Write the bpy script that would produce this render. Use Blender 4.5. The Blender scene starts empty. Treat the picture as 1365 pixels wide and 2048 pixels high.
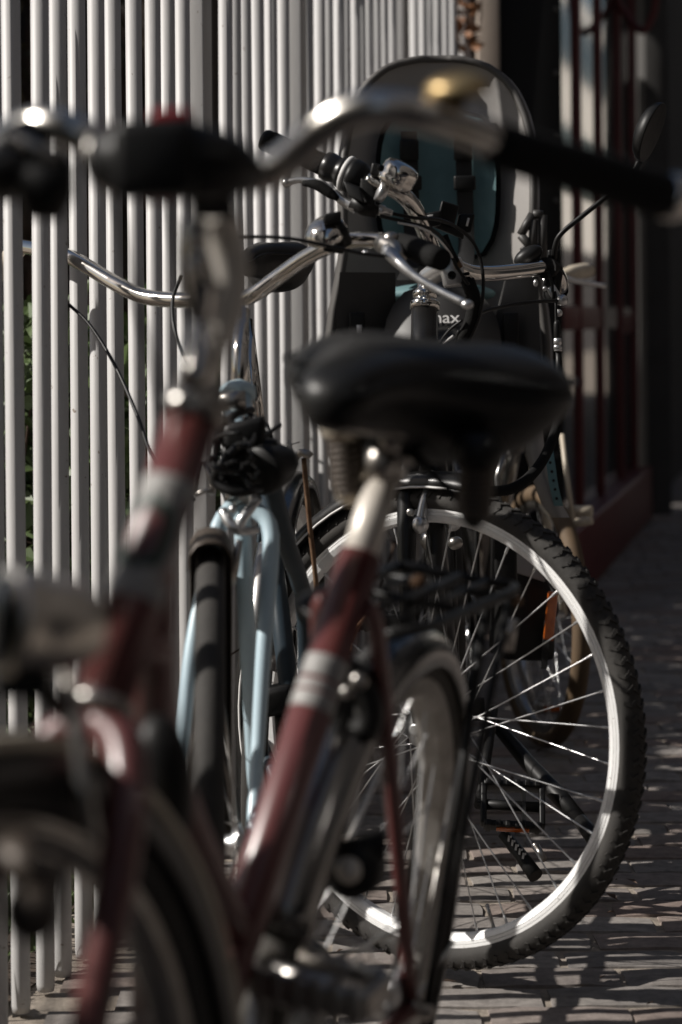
import bpy, bmesh, math, random
from mathutils import Vector as V, Matrix, Quaternion
random.seed(7)
C = bpy.context.scene.collection
sc = bpy.context.scene
# ------------------------------------------------------------------ camera
F = 4836.0            # focal length in pixels of a 1365x2048 frame (85 mm on a 36 mm tall sensor)
CX, HY = 682.5, 640.0 # principal point (vertical shift lens, level camera)
CAMZ = 0.96
ROLL = 0.0085
cam_d = bpy.data.cameras.new("camera")
cam = bpy.data.objects.new("camera", cam_d); C.objects.link(cam)
cam_d.sensor_fit = 'VERTICAL'; cam_d.sensor_height = 36; cam_d.sensor_width = 24
cam_d.lens = F/2048*36
cam_d.shift_y = -(1024-HY)/2048.0
cam_d.clip_start = 0.05; cam_d.clip_end = 600
cam.location = (0, 0, CAMZ)
cam.rotation_euler = (Matrix.Rotation(math.radians(90), 3, 'X') @ Matrix.Rotation(-ROLL, 3, 'Z')).to_euler()
cam_d.dof.use_dof = True
cam_d.dof.focus_distance = 3.85
cam_d.dof.aperture_fstop = 4.0
cam_d.dof.aperture_blades = 9
sc.camera = cam
# ------------------------------------------------------------------ world and sun
ELEV, AZ = math.radians(36.5), math.radians(5.5)
S = V((-math.cos(ELEV)*math.cos(AZ), -math.cos(ELEV)*math.sin(AZ), math.sin(ELEV)))
w = bpy.data.worlds.new("World"); sc.world = w; w.use_nodes = True
nt = w.node_tree
bg = nt.nodes['Background']
sky = nt.nodes.new('ShaderNodeTexSky'); sky.sky_type = 'NISHITA'; sky.sun_disc = False
sky.sun_elevation = ELEV; sky.sun_rotation = math.atan2(S.x, S.y)
sky.air_density = 1.0; sky.dust_density = 1.5
nt.links.new(sky.outputs[0], bg.inputs[0]); bg.inputs[1].default_value = 0.05
sl = bpy.data.lights.new("sun", 'SUN'); sl.energy = 5.0; sl.angle = math.radians(0.5); sl.color = (1.0, 0.95, 0.89)
sun = bpy.data.objects.new("sun", sl); C.objects.link(sun)
sun.rotation_euler = S.to_track_quat('Z', 'Y').to_euler()
sc.view_settings.view_transform = 'Standard'; sc.view_settings.look = 'None'
sc.view_settings.exposure = 0.02; sc.view_settings.gamma = 1.0
sc.view_settings.use_curve_mapping = False

# ------------------------------------------------------------------ helpers
def P(px, py, d):
    x, y = px-CX, py-HY
    x, y = x-ROLL*y, y+ROLL*x
    return V((x/F*d, d, CAMZ-y/F*d))
def PP(l): return [P(*a) for a in l]

def crom(pts, n=6, closed=False):
    pts = [V(p) for p in pts]
    if len(pts) < 3: return pts
    out = []
    m = len(pts)
    rng = range(m if closed else m-1)
    for i in rng:
        if closed:
            p0, p1, p2, p3 = pts[i-1], pts[i], pts[(i+1) % m], pts[(i+2) % m]
        else:
            p1, p2 = pts[i], pts[i+1]
            p0 = pts[i-1] if i > 0 else p1*2-p2
            p3 = pts[i+2] if i+2 < m else p2*2-p1
        for k in range(n):
            t = k/n
            out.append(0.5*((2*p1)+(p2-p0)*t+(2*p0-5*p1+4*p2-p3)*t*t+(3*p1-p0-3*p2+p3)*t**3))
    if not closed: out.append(pts[-1])
    return out

class MB:
    def __init__(s): s.v = []; s.f = []; s.sm = []
    def add(s, vs, fs, smooth=True):
        b = len(s.v); s.v += [tuple(v) for v in vs]
        for f in fs: s.f.append(tuple(i+b for i in f)); s.sm.append(smooth)
        return s
    def tube(s, pts, r, seg=10, cap=True, smooth=0, closed=False):
        if smooth: pts = crom(pts, smooth, closed)
        pts = [V(p) for p in pts]
        n = len(pts)
        if callable(r): rs = [r(i/(n-1)) for i in range(n)]
        elif isinstance(r, (list, tuple)):
            rs = []
            for i in range(n):
                x = i/(n-1)*(len(r)-1); k = min(int(x), len(r)-2); rs.append(r[k]+(r[k+1]-r[k])*(x-k))
        else: rs = [r]*n
        vs = []; fs = []
        up = None
        for i in range(n):
            if closed: t = pts[(i+1) % n]-pts[i-1]
            else: t = pts[min(i+1, n-1)]-pts[max(i-1, 0)]
            t = t.normalized() if t.length > 1e-9 else V((0, 0, 1))
            if up is None:
                up = V((0, 0, 1)) if abs(t.z) < 0.9 else V((1, 0, 0))
            up = (up-t*up.dot(t)).normalized(); sd = t.cross(up)
            for k in range(seg):
                a = 2*math.pi*k/seg
                vs.append(pts[i]+(up*math.cos(a)+sd*math.sin(a))*rs[i])
        for i in range(n if closed else n-1):
            j = (i+1) % n
            for k in range(seg):
                k2 = (k+1) % seg
                fs.append((i*seg+k, i*seg+k2, j*seg+k2, j*seg+k))
        if cap and not closed:
            s.add(vs, fs)
            b = len(s.v)-len(vs)
            s.f.append(tuple(b+k for k in reversed(range(seg)))); s.sm.append(False)
            s.f.append(tuple(b+(n-1)*seg+k for k in range(seg))); s.sm.append(False)
        else: s.add(vs, fs)
        return s
    def lathe(s, o, ax, prof, seg=20, smooth=True):       # prof: (radius, height along ax)
        ax = V(ax).normalized(); o = V(o)
        e1 = ax.orthogonal().normalized(); e2 = ax.cross(e1)
        vs = []; fs = []
        for r, h in prof:
            for k in range(seg):
                a = 2*math.pi*k/seg
                vs.append(o+ax*h+(e1*math.cos(a)+e2*math.sin(a))*max(r, 1e-5))
        for i in range(len(prof)-1):
            for k in range(seg):
                k2 = (k+1) % seg
                fs.append((i*seg+k, i*seg+k2, (i+1)*seg+k2, (i+1)*seg+k))
        fs.append(tuple(reversed(range(seg)))); fs.append(tuple((len(prof)-1)*seg+k for k in range(seg)))
        return s.add(vs, fs, smooth)
    def ring(s, o, ax, prof, seg=72, e1=None, a0=0.0, a1=None, smooth=True):   # closed profile (radius, axial) swept round ax
        ax = V(ax).normalized(); o = V(o)
        e1 = (V(e1)-ax*V(e1).dot(ax)).normalized() if e1 is not None else ax.orthogonal().normalized()
        e2 = ax.cross(e1)
        full = a1 is None
        n = seg if full else seg+1
        m = len(prof); vs = []; fs = []
        for i in range(n):
            a = 2*math.pi*i/seg if full else a0+(a1-a0)*i/seg
            d = e1*math.cos(a)+e2*math.sin(a)
            for r, h in prof: vs.append(o+d*r+ax*h)
        for i in range(seg):
            j = (i+1) % n
            for k in range(m):
                k2 = (k+1) % m
                fs.append((i*m+k, j*m+k, j*m+k2, i*m+k2))
        if not full:
            fs.append(tuple(range(m))); fs.append(tuple(reversed([(n-1)*m+k for k in range(m)])))
        return s.add(vs, fs, smooth)
    def box(s, c, ex, ey, ez, bev=0.0):                    # centre and half-extent vectors
        c, ex, ey, ez = V(c), V(ex), V(ey), V(ez)
        if bev <= 0:
            vs = [c+ex*a+ey*b+ez*d for a in (-1, 1) for b in (-1, 1) for d in (-1, 1)]
            fs = [(0, 1, 3, 2), (4, 6, 7, 5), (0, 4, 5, 1), (2, 3, 7, 6), (0, 2, 6, 4), (1, 5, 7, 3)]
            return s.add(vs, fs, False)
        bm = bmesh.new(); bmesh.ops.create_cube(bm, size=2)
        lx, ly, lz = ex.length, ey.length, ez.length
        for v in bm.verts: v.co = V((v.co.x*lx, v.co.y*ly, v.co.z*lz))
        bmesh.ops.bevel(bm, geom=list(bm.edges), offset=min(bev, lx*.9, ly*.9, lz*.9), segments=2, affect='EDGES', profile=.6)
        ux, uy, uz = ex.normalized(), ey.normalized(), ez.normalized()
        bm.verts.ensure_lookup_table(); bm.verts.index_update()
        vs = [c+ux*v.co.x+uy*v.co.y+uz*v.co.z for v in bm.verts]
        fs = [tuple(v.index for v in f.verts) for f in bm.faces]
        bm.free()
        return s.add(vs, fs, True)
    def ell(s, c, ex, ey, ez, nu=16, nv=10):
        c, ex, ey, ez = V(c), V(ex), V(ey), V(ez)
        vs = [c+ez]; fs = []
        for i in range(1, nv):
            t = math.pi*i/nv
            for k in range(nu):
                a = 2*math.pi*k/nu
                vs.append(c+ez*math.cos(t)+(ex*math.cos(a)+ey*math.sin(a))*math.sin(t))
        vs.append(c-ez); L = len(vs)-1
        for k in range(nu):
            k2 = (k+1) % nu
            fs.append((0, 1+k, 1+k2)); fs.append((L, L-nu+k2, L-nu+k))
            for i in range(nv-2):
                a = 1+i*nu
                fs.append((a+k, a+nu+k, a+nu+k2, a+k2))
        return s.add(vs, fs)
    def grid(s, rows, closed_u=False, smooth=True):
        m = len(rows[0]); vs = [p for r in rows for p in r]; fs = []
        for i in range(len(rows)-1):
            for k in range(m if closed_u else m-1):
                k2 = (k+1) % m
                fs.append((i*m+k, i*m+k2, (i+1)*m+k2, (i+1)*m+k))
        return s.add(vs, fs, smooth)
    def extr(s, poly, dv, smooth=False):                   # planar polygon pushed along dv
        n = len(poly); poly = [V(p) for p in poly]; dv = V(dv)
        vs = poly+[p+dv for p in poly]
        fs = [tuple(range(n)), tuple(reversed(range(n, 2*n)))]
        for i in range(n):
            j = (i+1) % n; fs.append((i, i+n, j+n, j))
        return s.add(vs, fs, smooth)
    def mesh(s, name, off=V((0, 0, 0))):
        me = bpy.data.meshes.new(name)
        me.from_pydata([(x-off.x, y-off.y, z-off.z) for x, y, z in s.v], [], s.f)
        me.polygons.foreach_set('use_smooth', s.sm)
        bm = bmesh.new(); bm.from_mesh(me); bmesh.ops.recalc_face_normals(bm, faces=bm.faces[:]); bm.to_mesh(me); bm.free()
        me.update()
        return me

def tag(o, label=None, cat=None, group=None, kind=None):
    if label: o['label'] = label
    if cat: o['category'] = cat
    if group: o['group'] = group
    if kind: o['kind'] = kind
    return o
def thing(name, loc, label, cat, group=None):
    o = bpy.data.objects.new(name, None); o.empty_display_size = .1; C.objects.link(o); o.location = loc
    return tag(o, label, cat, group)
def off_of(o):
    v = V((0, 0, 0))
    while o is not None: v = v+o.location; o = o.parent
    return v
def part(name, mb, mat, parent=None, label=None, kind=None, sub=0):
    off = off_of(parent)
    o = bpy.data.objects.new(name, mb.mesh(name, off)); C.objects.link(o)
    o.data.materials.append(mat)
    if parent: o.parent = parent
    if sub:
        md = o.modifiers.new('subdiv', 'SUBSURF'); md.levels = sub; md.render_levels = sub
    return tag(o, label, None, None, kind)

# ------------------------------------------------------------------ materials
def nodes(m):
    m.use_nodes = True; t = m.node_tree
    return t, t.nodes['Principled BSDF']
def mat(name, col, rough=.5, metal=0., spec=.5, coat=0., col2=None, scale=20., amt=.5, bump=0., bscale=80., rvar=.0, sub=0., stretch=None, trans=0., alpha=1., detail=6.):
    m = bpy.data.materials.new(name); t, b = nodes(m)
    b.inputs['Base Color'].default_value = (*col, 1); b.inputs['Roughness'].default_value = rough
    b.inputs['Metallic'].default_value = metal; b.inputs['Specular IOR Level'].default_value = spec
    b.inputs['Coat Weight'].default_value = coat; b.inputs['Coat Roughness'].default_value = .12
    b.inputs['Transmission Weight'].default_value = trans
    tc = t.nodes.new('ShaderNodeTexCoord'); mp = t.nodes.new('ShaderNodeMapping')
    t.links.new(tc.outputs['Object'], mp.inputs[0])
    if stretch: mp.inputs['Scale'].default_value = stretch
    if col2 or rvar:
        n = t.nodes.new('ShaderNodeTexNoise'); n.inputs['Scale'].default_value = scale; n.inputs['Detail'].default_value = detail
        n.inputs['Roughness'].default_value = .65
        t.links.new(mp.outputs[0], n.inputs['Vector'])
        r = t.nodes.new('ShaderNodeValToRGB'); r.color_ramp.elements[0].position = .5-amt*.3; r.color_ramp.elements[1].position = .5+amt*.3+.02
        t.links.new(n.outputs['Fac'], r.inputs[0])
        if col2:
            r.color_ramp.elements[0].color = (*col, 1); r.color_ramp.elements[1].color = (*col2, 1)
            t.links.new(r.outputs[0], b.inputs['Base Color'])
        if rvar:
            mr = t.nodes.new('ShaderNodeMapRange'); mr.inputs['To Min'].default_value = max(.03, rough-rvar); mr.inputs['To Max'].default_value = min(1, rough+rvar)
            t.links.new(n.outputs['Fac'], mr.inputs['Value']); t.links.new(mr.outputs[0], b.inputs['Roughness'])
    if bump:
        n2 = t.nodes.new('ShaderNodeTexNoise'); n2.inputs['Scale'].default_value = bscale; n2.inputs['Detail'].default_value = 4
        t.links.new(mp.outputs[0], n2.inputs['Vector'])
        bp = t.nodes.new('ShaderNodeBump'); bp.inputs['Strength'].default_value = bump; bp.inputs['Distance'].default_value = .002
        t.links.new(n2.outputs['Fac'], bp.inputs['Height']); t.links.new(bp.outputs[0], b.inputs['Normal'])
    return m
M = {}
M['chrome'] = mat('chrome', (.80, .78, .75), .10, 1., rvar=.06, scale=60, col2=(.66, .62, .56), amt=.9)
M['oldchrome'] = mat('old_chrome', (.80, .79, .77), .24, 1., rvar=.07, scale=45, col2=(.55, .50, .42), amt=.9)
M['steel'] = mat('dull_steel', (.45, .44, .42), .34, 1., rvar=.12, scale=40, col2=(.33, .30, .27), amt=.8)
M['rim'] = mat('brushed_rim', (.97, .97, .96), .55, .35, rvar=.06, scale=90, col2=(.90, .90, .89))
M['alu'] = mat('aluminium', (.66, .66, .66), .32, .9, rvar=.1, scale=50)
M['cream'] = mat('cream_plastic', (.62, .55, .44), .45, col2=(.5, .43, .33), scale=30)
M['black'] = mat('black_plastic', (.007, .007, .007), .45, rvar=.12, scale=40, col2=(.011, .0105, .010), spec=.28)
M['blackpaint'] = mat('black_paint', (.007, .007, .0075), .33, spec=.4, coat=.1, col2=(.014, .013, .012), scale=25, amt=1., rvar=.1)
M['rubber'] = mat('tyre_rubber', (.022, .021, .02), .75, col2=(.05, .046, .04), scale=18, amt=.9, bump=.3, bscale=200)
M['dustrubber'] = mat('dusty_tyre_rubber', (.04, .037, .033), .85, col2=(.085, .077, .067), scale=14, amt=.9, bump=.3, bscale=150)
M['tanrubber'] = mat('tan_tyre_rubber', (.13, .085, .045), .75, col2=(.10, .065, .036), scale=20)
M['darktyre'] = mat('worn_tyre_rubber', (.022, .0205, .019), .8, col2=(.050, .046, .041), scale=14, amt=.9, bump=.3, bscale=150)
M['lampchrome'] = mat('worn_lamp_chrome', (.72, .67, .60), .30, 1., rvar=.05, scale=40)
M['dullrim'] = mat('dusty_rim', (.50, .48, .45), .5, .5, rvar=.1, scale=40, col2=(.36, .34, .31))
M['grip'] = mat('foam_grip', (.008, .0078, .0075), .85, spec=.2, bump=.4, bscale=300)
M['leather'] = mat('saddle_vinyl', (.009, .0088, .0085), .40, spec=.32, rvar=.08, scale=14, bump=.12, bscale=260)
M['red'] = mat('red_paint', (.150, .044, .041), .36, spec=.8, coat=.2, col2=(.105, .030, .028), scale=12, amt=.9, rvar=.1)
M['redlight'] = mat('red_plastic', (.25, .01, .012), .3)
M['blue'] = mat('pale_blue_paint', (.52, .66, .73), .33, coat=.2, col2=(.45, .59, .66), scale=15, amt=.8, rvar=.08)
M['navy'] = mat('shaded_blue_and_cable', (.022, .034, .044), .4, spec=.35, col2=(.030, .045, .058), scale=18)  # pale blue frame paint darkened for tubes in shade; also one cable
M['silverpaint'] = mat('silver_paint', (.76, .71, .64), .4, .2, col2=(.66, .61, .54), scale=20)
M['badge'] = mat('pale_decal', (.40, .39, .37), .55, col2=(.26, .25, .24), scale=40)
M['green'] = mat('dark_green_decal', (.03, .05, .04), .5)
M['orange'] = mat('orange_reflector', (.55, .13, .015), .25, col2=(.40, .08, .01), scale=60, coat=.5)
M['rust'] = mat('rusty_steel', (.10, .045, .022), .8, .2, col2=(.22, .14, .08), scale=60, amt=.8, bump=.4)
M['brass'] = mat('tarnished_brass', (.56, .42, .22), .42, .9, col2=(.36, .25, .12), scale=40)
M['brownmetal'] = mat('brown_mudguard', (.050, .038, .029), .5, .2, col2=(.085, .066, .05), scale=22, amt=.8)
M['greymetal'] = mat('polished_mudguard', (.30, .30, .30), .22, 1., col2=(.20, .19, .175), scale=18, amt=.9)
M['seatshell'] = mat('grey_seat_shell', (.34, .325, .31), .40, col2=(.32, .305, .29), scale=8, bump=.05, bscale=400)
M['seatrim'] = mat('seat_rim', (.085, .08, .075), .5)
M['seatdark'] = mat('dark_seat_plastic', (.035, .033, .031), .5, col2=(.042, .04, .037), scale=10)
M['teal'] = mat('teal_cushion', (.13, .235, .25), .7, col2=(.11, .205, .22), scale=30, bump=.25, bscale=350)
M['strap'] = mat('strap_webbing', (.012, .012, .012), .75, bump=.3, bscale=500)
M['white'] = mat('white_print', (.75, .74, .72), .5)
M['fence'] = mat('grey_fence_paint', (.55, .542, .532), .5, col2=(.46, .452, .443), scale=9, amt=1., bump=.15, bscale=90, rvar=.08, stretch=(1, 1, .25))
def add_specks(m, col, scale, thr, seed=3.0):
    t = m.node_tree; bsdf = t.nodes['Principled BSDF']; src = bsdf.inputs['Base Color'].links[0].from_socket
    g_ = t.nodes.new('ShaderNodeNewGeometry'); n = t.nodes.new('ShaderNodeTexNoise'); n.inputs['Scale'].default_value = scale; n.inputs['Detail'].default_value = 5; n.inputs['Roughness'].default_value = .7
    t.links.new(g_.outputs['Position'], n.inputs['Vector'])
    r_ = t.nodes.new('ShaderNodeValToRGB'); r_.color_ramp.elements[0].position = thr; r_.color_ramp.elements[1].position = thr+.03
    t.links.new(n.outputs['Fac'], r_.inputs[0])
    mx = t.nodes.new('ShaderNodeMix'); mx.data_type = 'RGBA'; t.links.new(r_.outputs[0], mx.inputs['Factor'])
    t.links.new(src, mx.inputs['A']); mx.inputs['B'].default_value = (*col, 1); t.links.new(mx.outputs['Result'], bsdf.inputs['Base Color'])
add_specks(M['fence'], (.19, .15, .12), 48, .665)
add_specks(M['red'], (.05, .03, .022), 42, .63)
add_specks(M['rim'], (.45, .43, .41), 70, .66)
M['tan'] = mat('tan_painted_post', (.42, .35, .29), .6, col2=(.34, .28, .23), scale=8, bump=.2)
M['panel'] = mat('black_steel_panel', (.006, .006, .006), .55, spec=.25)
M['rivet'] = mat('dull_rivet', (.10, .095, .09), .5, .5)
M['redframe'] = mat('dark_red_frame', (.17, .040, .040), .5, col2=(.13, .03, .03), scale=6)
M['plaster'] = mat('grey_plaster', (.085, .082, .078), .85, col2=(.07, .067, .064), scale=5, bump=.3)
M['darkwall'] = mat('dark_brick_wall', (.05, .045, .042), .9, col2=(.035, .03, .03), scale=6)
M['glass'] = mat('window_glass', (.010, .011, .012), .04, spec=.9)
M['facade'] = mat('cream_facade', (.62, .585, .53), .85, col2=(.55, .51, .46), scale=1)
M['soil'] = mat('garden_soil', (.075, .052, .036), .95, col2=(.035, .025, .018), scale=18, bump=.8, bscale=40)
M['sand'] = mat('sandy_joint', (.42, .36, .295), .95, col2=(.13, .11, .09), scale=45, amt=1., bump=.8, bscale=220)
M['leaf'] = mat('green_leaf', (.05, .085, .022), .5, col2=(.085, .12, .04), scale=7)
M['leafdark'] = mat('dark_leaf', (.035, .04, .016), .6, col2=(.06, .045, .022), scale=5)
M['twig'] = mat('brown_twig', (.10, .062, .042), .85, col2=(.055, .035, .025), scale=20)
M['dryleaf'] = mat('dry_leaf', (.30, .13, .045), .6, col2=(.16, .065, .025), scale=60, amt=.8)
M['shed'] = mat('dark_timber', (.03, .024, .02), .8, col2=(.045, .036, .03), scale=4, stretch=(1, 1, .1))
M['opal'] = mat('frosted_grey_strip', (.30, .30, .30), .5)
M['cable'] = mat('black_cable_sheath', (.008, .008, .008), .4, spec=.35)
M['mirrorglass'] = mat('mirror_back', (.003, .003, .003), .9, spec=.02)

def brick_material():
    m = bpy.data.materials.new('paving_brick'); t, b = nodes(m)
    oi = t.nodes.new('ShaderNodeObjectInfo'); tc = t.nodes.new('ShaderNodeTexCoord'); geo = t.nodes.new('ShaderNodeNewGeometry')
    cr = t.nodes.new('ShaderNodeValToRGB')
    e = cr.color_ramp.elements
    e[0].color = (.225, .207, .194, 1); e[0].position = 0
    e[1].color = (.275, .222, .195, 1); e[1].position = 1
    for p, c in ((.3, (.295, .275, .26)), (.5, (.24, .188, .165)), (.68, (.315, .295, .275)), (.85, (.21, .196, .187))):
        k = e.new(p); k.color = (*c, 1)
    wn = t.nodes.new('ShaderNodeTexWhiteNoise'); wn.noise_dimensions = '3D'
    at = t.nodes.new('ShaderNodeAttribute'); at.attribute_name = 'rnd'
    ad = t.nodes.new('ShaderNodeMath'); ad.operation = 'ADD'
    t.links.new(oi.outputs['Random'], ad.inputs[0]); t.links.new(at.outputs['Fac'], ad.inputs[1])
    fr = t.nodes.new('ShaderNodeMath'); fr.operation = 'FRACT'; t.links.new(ad.outputs[0], fr.inputs[0])
    t.links.new(fr.outputs[0], cr.inputs[0])
    n = t.nodes.new('ShaderNodeTexNoise'); n.inputs['Scale'].default_value = 38; n.inputs['Detail'].default_value = 8; n.inputs['Roughness'].default_value = .7
    t.links.new(geo.outputs['Position'], n.inputs['Vector'])
    mx = t.nodes.new('ShaderNodeMix'); mx.data_type = 'RGBA'; mx.blend_type = 'MULTIPLY'; mx.inputs['Factor'].default_value = .8
    r2 = t.nodes.new('ShaderNodeValToRGB'); r2.color_ramp.elements[0].position = .3; r2.color_ramp.elements[0].color = (.45, .43, .42, 1)
    r2.color_ramp.elements[1].position = .7; r2.color_ramp.elements[1].color = (1.25, 1.22, 1.18, 1)
    t.links.new(n.outputs['Fac'], r2.inputs[0])
    t.links.new(cr.outputs[0], mx.inputs['A']); t.links.new(r2.outputs[0], mx.inputs['B']); t.links.new(mx.outputs['Result'], b.inputs['Base Color'])
    b.inputs['Roughness'].default_value = .82
    bp = t.nodes.new('ShaderNodeBump'); bp.inputs['Strength'].default_value = .55; bp.inputs['Distance'].default_value = .004
    t.links.new(n.outputs['Fac'], bp.inputs['Height']); t.links.new(bp.outputs[0], b.inputs['Normal'])
    return m
M['brick'] = brick_material()

# ------------------------------------------------------------------ ground
U = V((math.sin(math.radians(11.3)), math.cos(math.radians(11.3)), 0))   # along the street
NL = V((-U.y, U.x, 0))                                                    # towards the fence
L = 1.105
Z = V((0, 0, 1))
def W(t, l, z=0.): return U*t+NL*l+Z*z
g = MB(); g.add([(-150, -60, -.0075), (150, -60, -.0075), (150, 300, -.0075), (-150, 300, -.0075)], [(0, 1, 2, 3)], False)
ground = part('pavement', g, M['sand']); tag(ground, None, None, None, 'structure')
def brick_mb(seed, w=.196, dpt=.092, h=.055):
    r = random.Random(seed); mb = MB()
    nx, ny = 4, 2
    rows = []
    for j in range(ny+1):
        row = []
        for i in range(nx+1):
            x = (i/nx-.5)*w; y = (j/ny-.5)*dpt
            ex = i in (0, nx); ey = j in (0, ny)
            z = r.uniform(-.0007, .0007)-(.0025 if ex or ey else 0)-(.003 if ex and ey else 0)
            row.append(V((x+(r.uniform(-.003, .003) if ex else 0), y+(r.uniform(-.0022, .0022) if ey else 0), z)))
        rows.append(row)
    mb.grid(rows, smooth=True)
    per = [rows[0][i] for i in range(nx+1)]+[rows[j][nx] for j in range(1, ny+1)]+[rows[ny][i] for i in range(nx-1, -1, -1)]+[rows[j][0] for j in range(ny-1, 0, -1)]
    n = len(per)
    low = [V((p.x*1.015, p.y*1.03, p.z-.007)) for p in per]; bot = [V((p.x*1.015, p.y*1.03, -h)) for p in per]
    mb.grid([per, low, bot], closed_u=True, smooth=False)
    return mb
brick_meshes = []
for k in range(9):
    me = brick_mb(100+k).mesh('brick'); me.materials.append(M['brick']); brick_meshes.append(me)
PITCH, BL = .1025, .205
cand = []
for j in range(-70, 140):
    y = 2.0+j*PITCH
    sh = (.5 if j % 2 else 0)*BL+random.uniform(-.03, .03)
    for i in range(-16, 30):
        x = i*BL+sh
        l = V((x, y, 0)).dot(NL)
        if l > L-.06: continue
        cand.append((x+random.uniform(-.003, .003), y+random.uniform(-.003, .003)))
def show(x, y):
    px = CX+F*x/y; py = HY+F*CAMZ/y
    vis = 430 < px < 1440 and 1180 < py < 2085
    return (1e6 if vis else 0)-y*1000-abs(px-900)*.01
cand.sort(key=lambda c: -show(*c))
for (x, y) in cand[:300]:
    o = bpy.data.objects.new('brick', random.choice(brick_meshes)); C.objects.link(o); o.parent = ground
    o.location = (x, y, random.uniform(-.0025, .0005)); o.rotation_euler = (random.gauss(0, .006), random.gauss(0, .003), random.gauss(0, .008))
fld = MB(); rv = []
for (x, y) in cand[300:]:
    a = random.gauss(0, .01); z = random.uniform(-.003, .001); b = len(fld.v)
    hx, hy = .0975, .046; r = random.random()
    vs = []
    for zz, k in ((z, .965), (z-.012, 1)):
        for sx, sy in ((-1, -1), (1, -1), (1, 1), (-1, 1)):
            vs.append((x+sx*hx*k-a*sy*hy, y+sy*hy*k+a*sx*hx, zz))
    fld.add(vs, [(0, 1, 2, 3), (0, 4, 5, 1), (1, 5, 6, 2), (2, 6, 7, 3), (3, 7, 4, 0)], False); rv += [r]*8
fo = part('paving_bricks', fld, M['brick'], ground, kind='stuff')
at = fo.data.attributes.new('rnd', 'FLOAT', 'POINT'); at.data.foreach_set('value', rv)

lit = MB(); r = random.Random(31)
for _ in range(150):
    x, y = r.uniform(-.2, 1.6), r.uniform(3.1, 7.5); a = r.uniform(0, 6.28); l = r.uniform(.004, .016)
    d = V((math.cos(a), math.sin(a), r.uniform(-.2, .5))); s2 = V((-math.sin(a), math.cos(a), r.uniform(-.3, .3)))*.35
    p = V((x, y, .003)); lit.add([p-d*l, p+s2*l+Z*.003, p+d*l, p-s2*l+Z*.002], [(0, 1, 2), (0, 2, 3)], False)
tag(part('leaf_litter', lit, M['twig']), None, None, None, 'stuff')
soil = MB()
rows = []
for i in range(40):
    row = []
    for j in range(14):
        t = .5+i*.25; l = L+.03+j*.22
        row.append(W(t, l, -.012+random.uniform(0, .03)))
    rows.append(row)
soil.grid(rows)
tag(part('garden_bed', soil, M['soil']), None, None, None, 'structure')

# ------------------------------------------------------------------ fence
def t_of(px, l=L):
    k = (px+(5.4 if l == L else 0)-CX)/F
    return l*(k*NL.y-NL.x)/(U.x-k*U.y)
fence = thing('fence', W(5.0, L), 'tall grey fence of round vertical bars along the left of the pavement', 'fence')
RB = .0134
edges = [2, 52, 87, 130, 168, 205, 248, 282, 311, 343, 426, 451, 475, 502, 524, 546, 605, 622, 640, 659, 676.5, 694, 709, 724, 738, 753, 767, 819, 833, 844, 855, 866, 877, 889, 907, 917]
ts = []
for e in edges:
    px = e+4.5
    for _ in range(3):
        t = t_of(px); d = W(t, L).y; px = e+4.5+RB*F/d
    ts.append(t)
t = ts[0]
while t > 1.2:
    t -= random.uniform(.088, .112); ts.append(t)
barmesh = MB(); barmesh.lathe((0, 0, 0), (0, 0, 1), [(RB*.9, 0), (RB, .01), (RB, 2.15)], 18)
bme = barmesh.mesh('bar'); bme.materials.append(M['fence'])
for t in ts:
    o = bpy.data.objects.new('bar', bme); C.objects.link(o); o.parent = fence
    o.location = W(t, L, .0)-fence.location; o.rotation_euler = (random.gauss(0, .0022), random.gauss(0, .0018), random.uniform(0, 6))
for a in (389, 586.5, 795):
    t0 = t_of(a)
    m_ = MB(); m_.box(W(t0+.03, L+.004, 1.08), U*.03, NL*.021, Z*1.08, .003)
    part('post', m_, M['fence'], fence)
for tt in (t_of(-60), 1.55):
    m_ = MB(); m_.box(W(tt, L+.004, 1.08), U*.03, NL*.0175, Z*1.08, .003); part('post', m_, M['fence'], fence)
m_ = MB(); m_.box(W((1.2+max(ts))/2, L, 2.17), U*((max(ts)-1.2)/2+.05), NL*.022, Z*.02, .004)
part('top_rail', m_, M['fence'], fence)

# ------------------------------------------------------------------ buildings on the left beyond the fence
tp = MB()
c0 = P(960, 600, 7.85); c1 = P(1003, 600, 7.85)
tp.box(V(((c0.x+c1.x)/2, 7.9, 1.25)), V(((c1.x-c0.x)/2, 0, 0)), V((0, .05, 0)), Z*1.25, .004)
tag(part('gate_post', tp, M['tan']), 'tan painted post where the bar fence ends', 'post')
pn = thing('steel_panel', V((.63, 7.93, 0)), 'tall black steel panel with a row of rivets beside the red shopfront', 'panel')
c0 = P(1005, 600, 7.93); c1 = P(1127, 600, 7.93)
m_ = MB(); m_.box(V(((c0.x+c1.x)/2, 7.96, 1.4)), V(((c1.x-c0.x)/2, 0, 0)), V((0, .03, 0)), Z*1.4, .003)
part('plate', m_, M['panel'], pn)
for k in range(10):
    y = 18+127.5*k
    if y > 1230: break
    p = P(1113, y, 7.93); m_ = MB(); m_.lathe(p, (0, -1, 0), [(.009, 0), (.008, .004), (.003, .007)], 10); part('rivet', m_, M['rivet'], pn)

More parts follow.
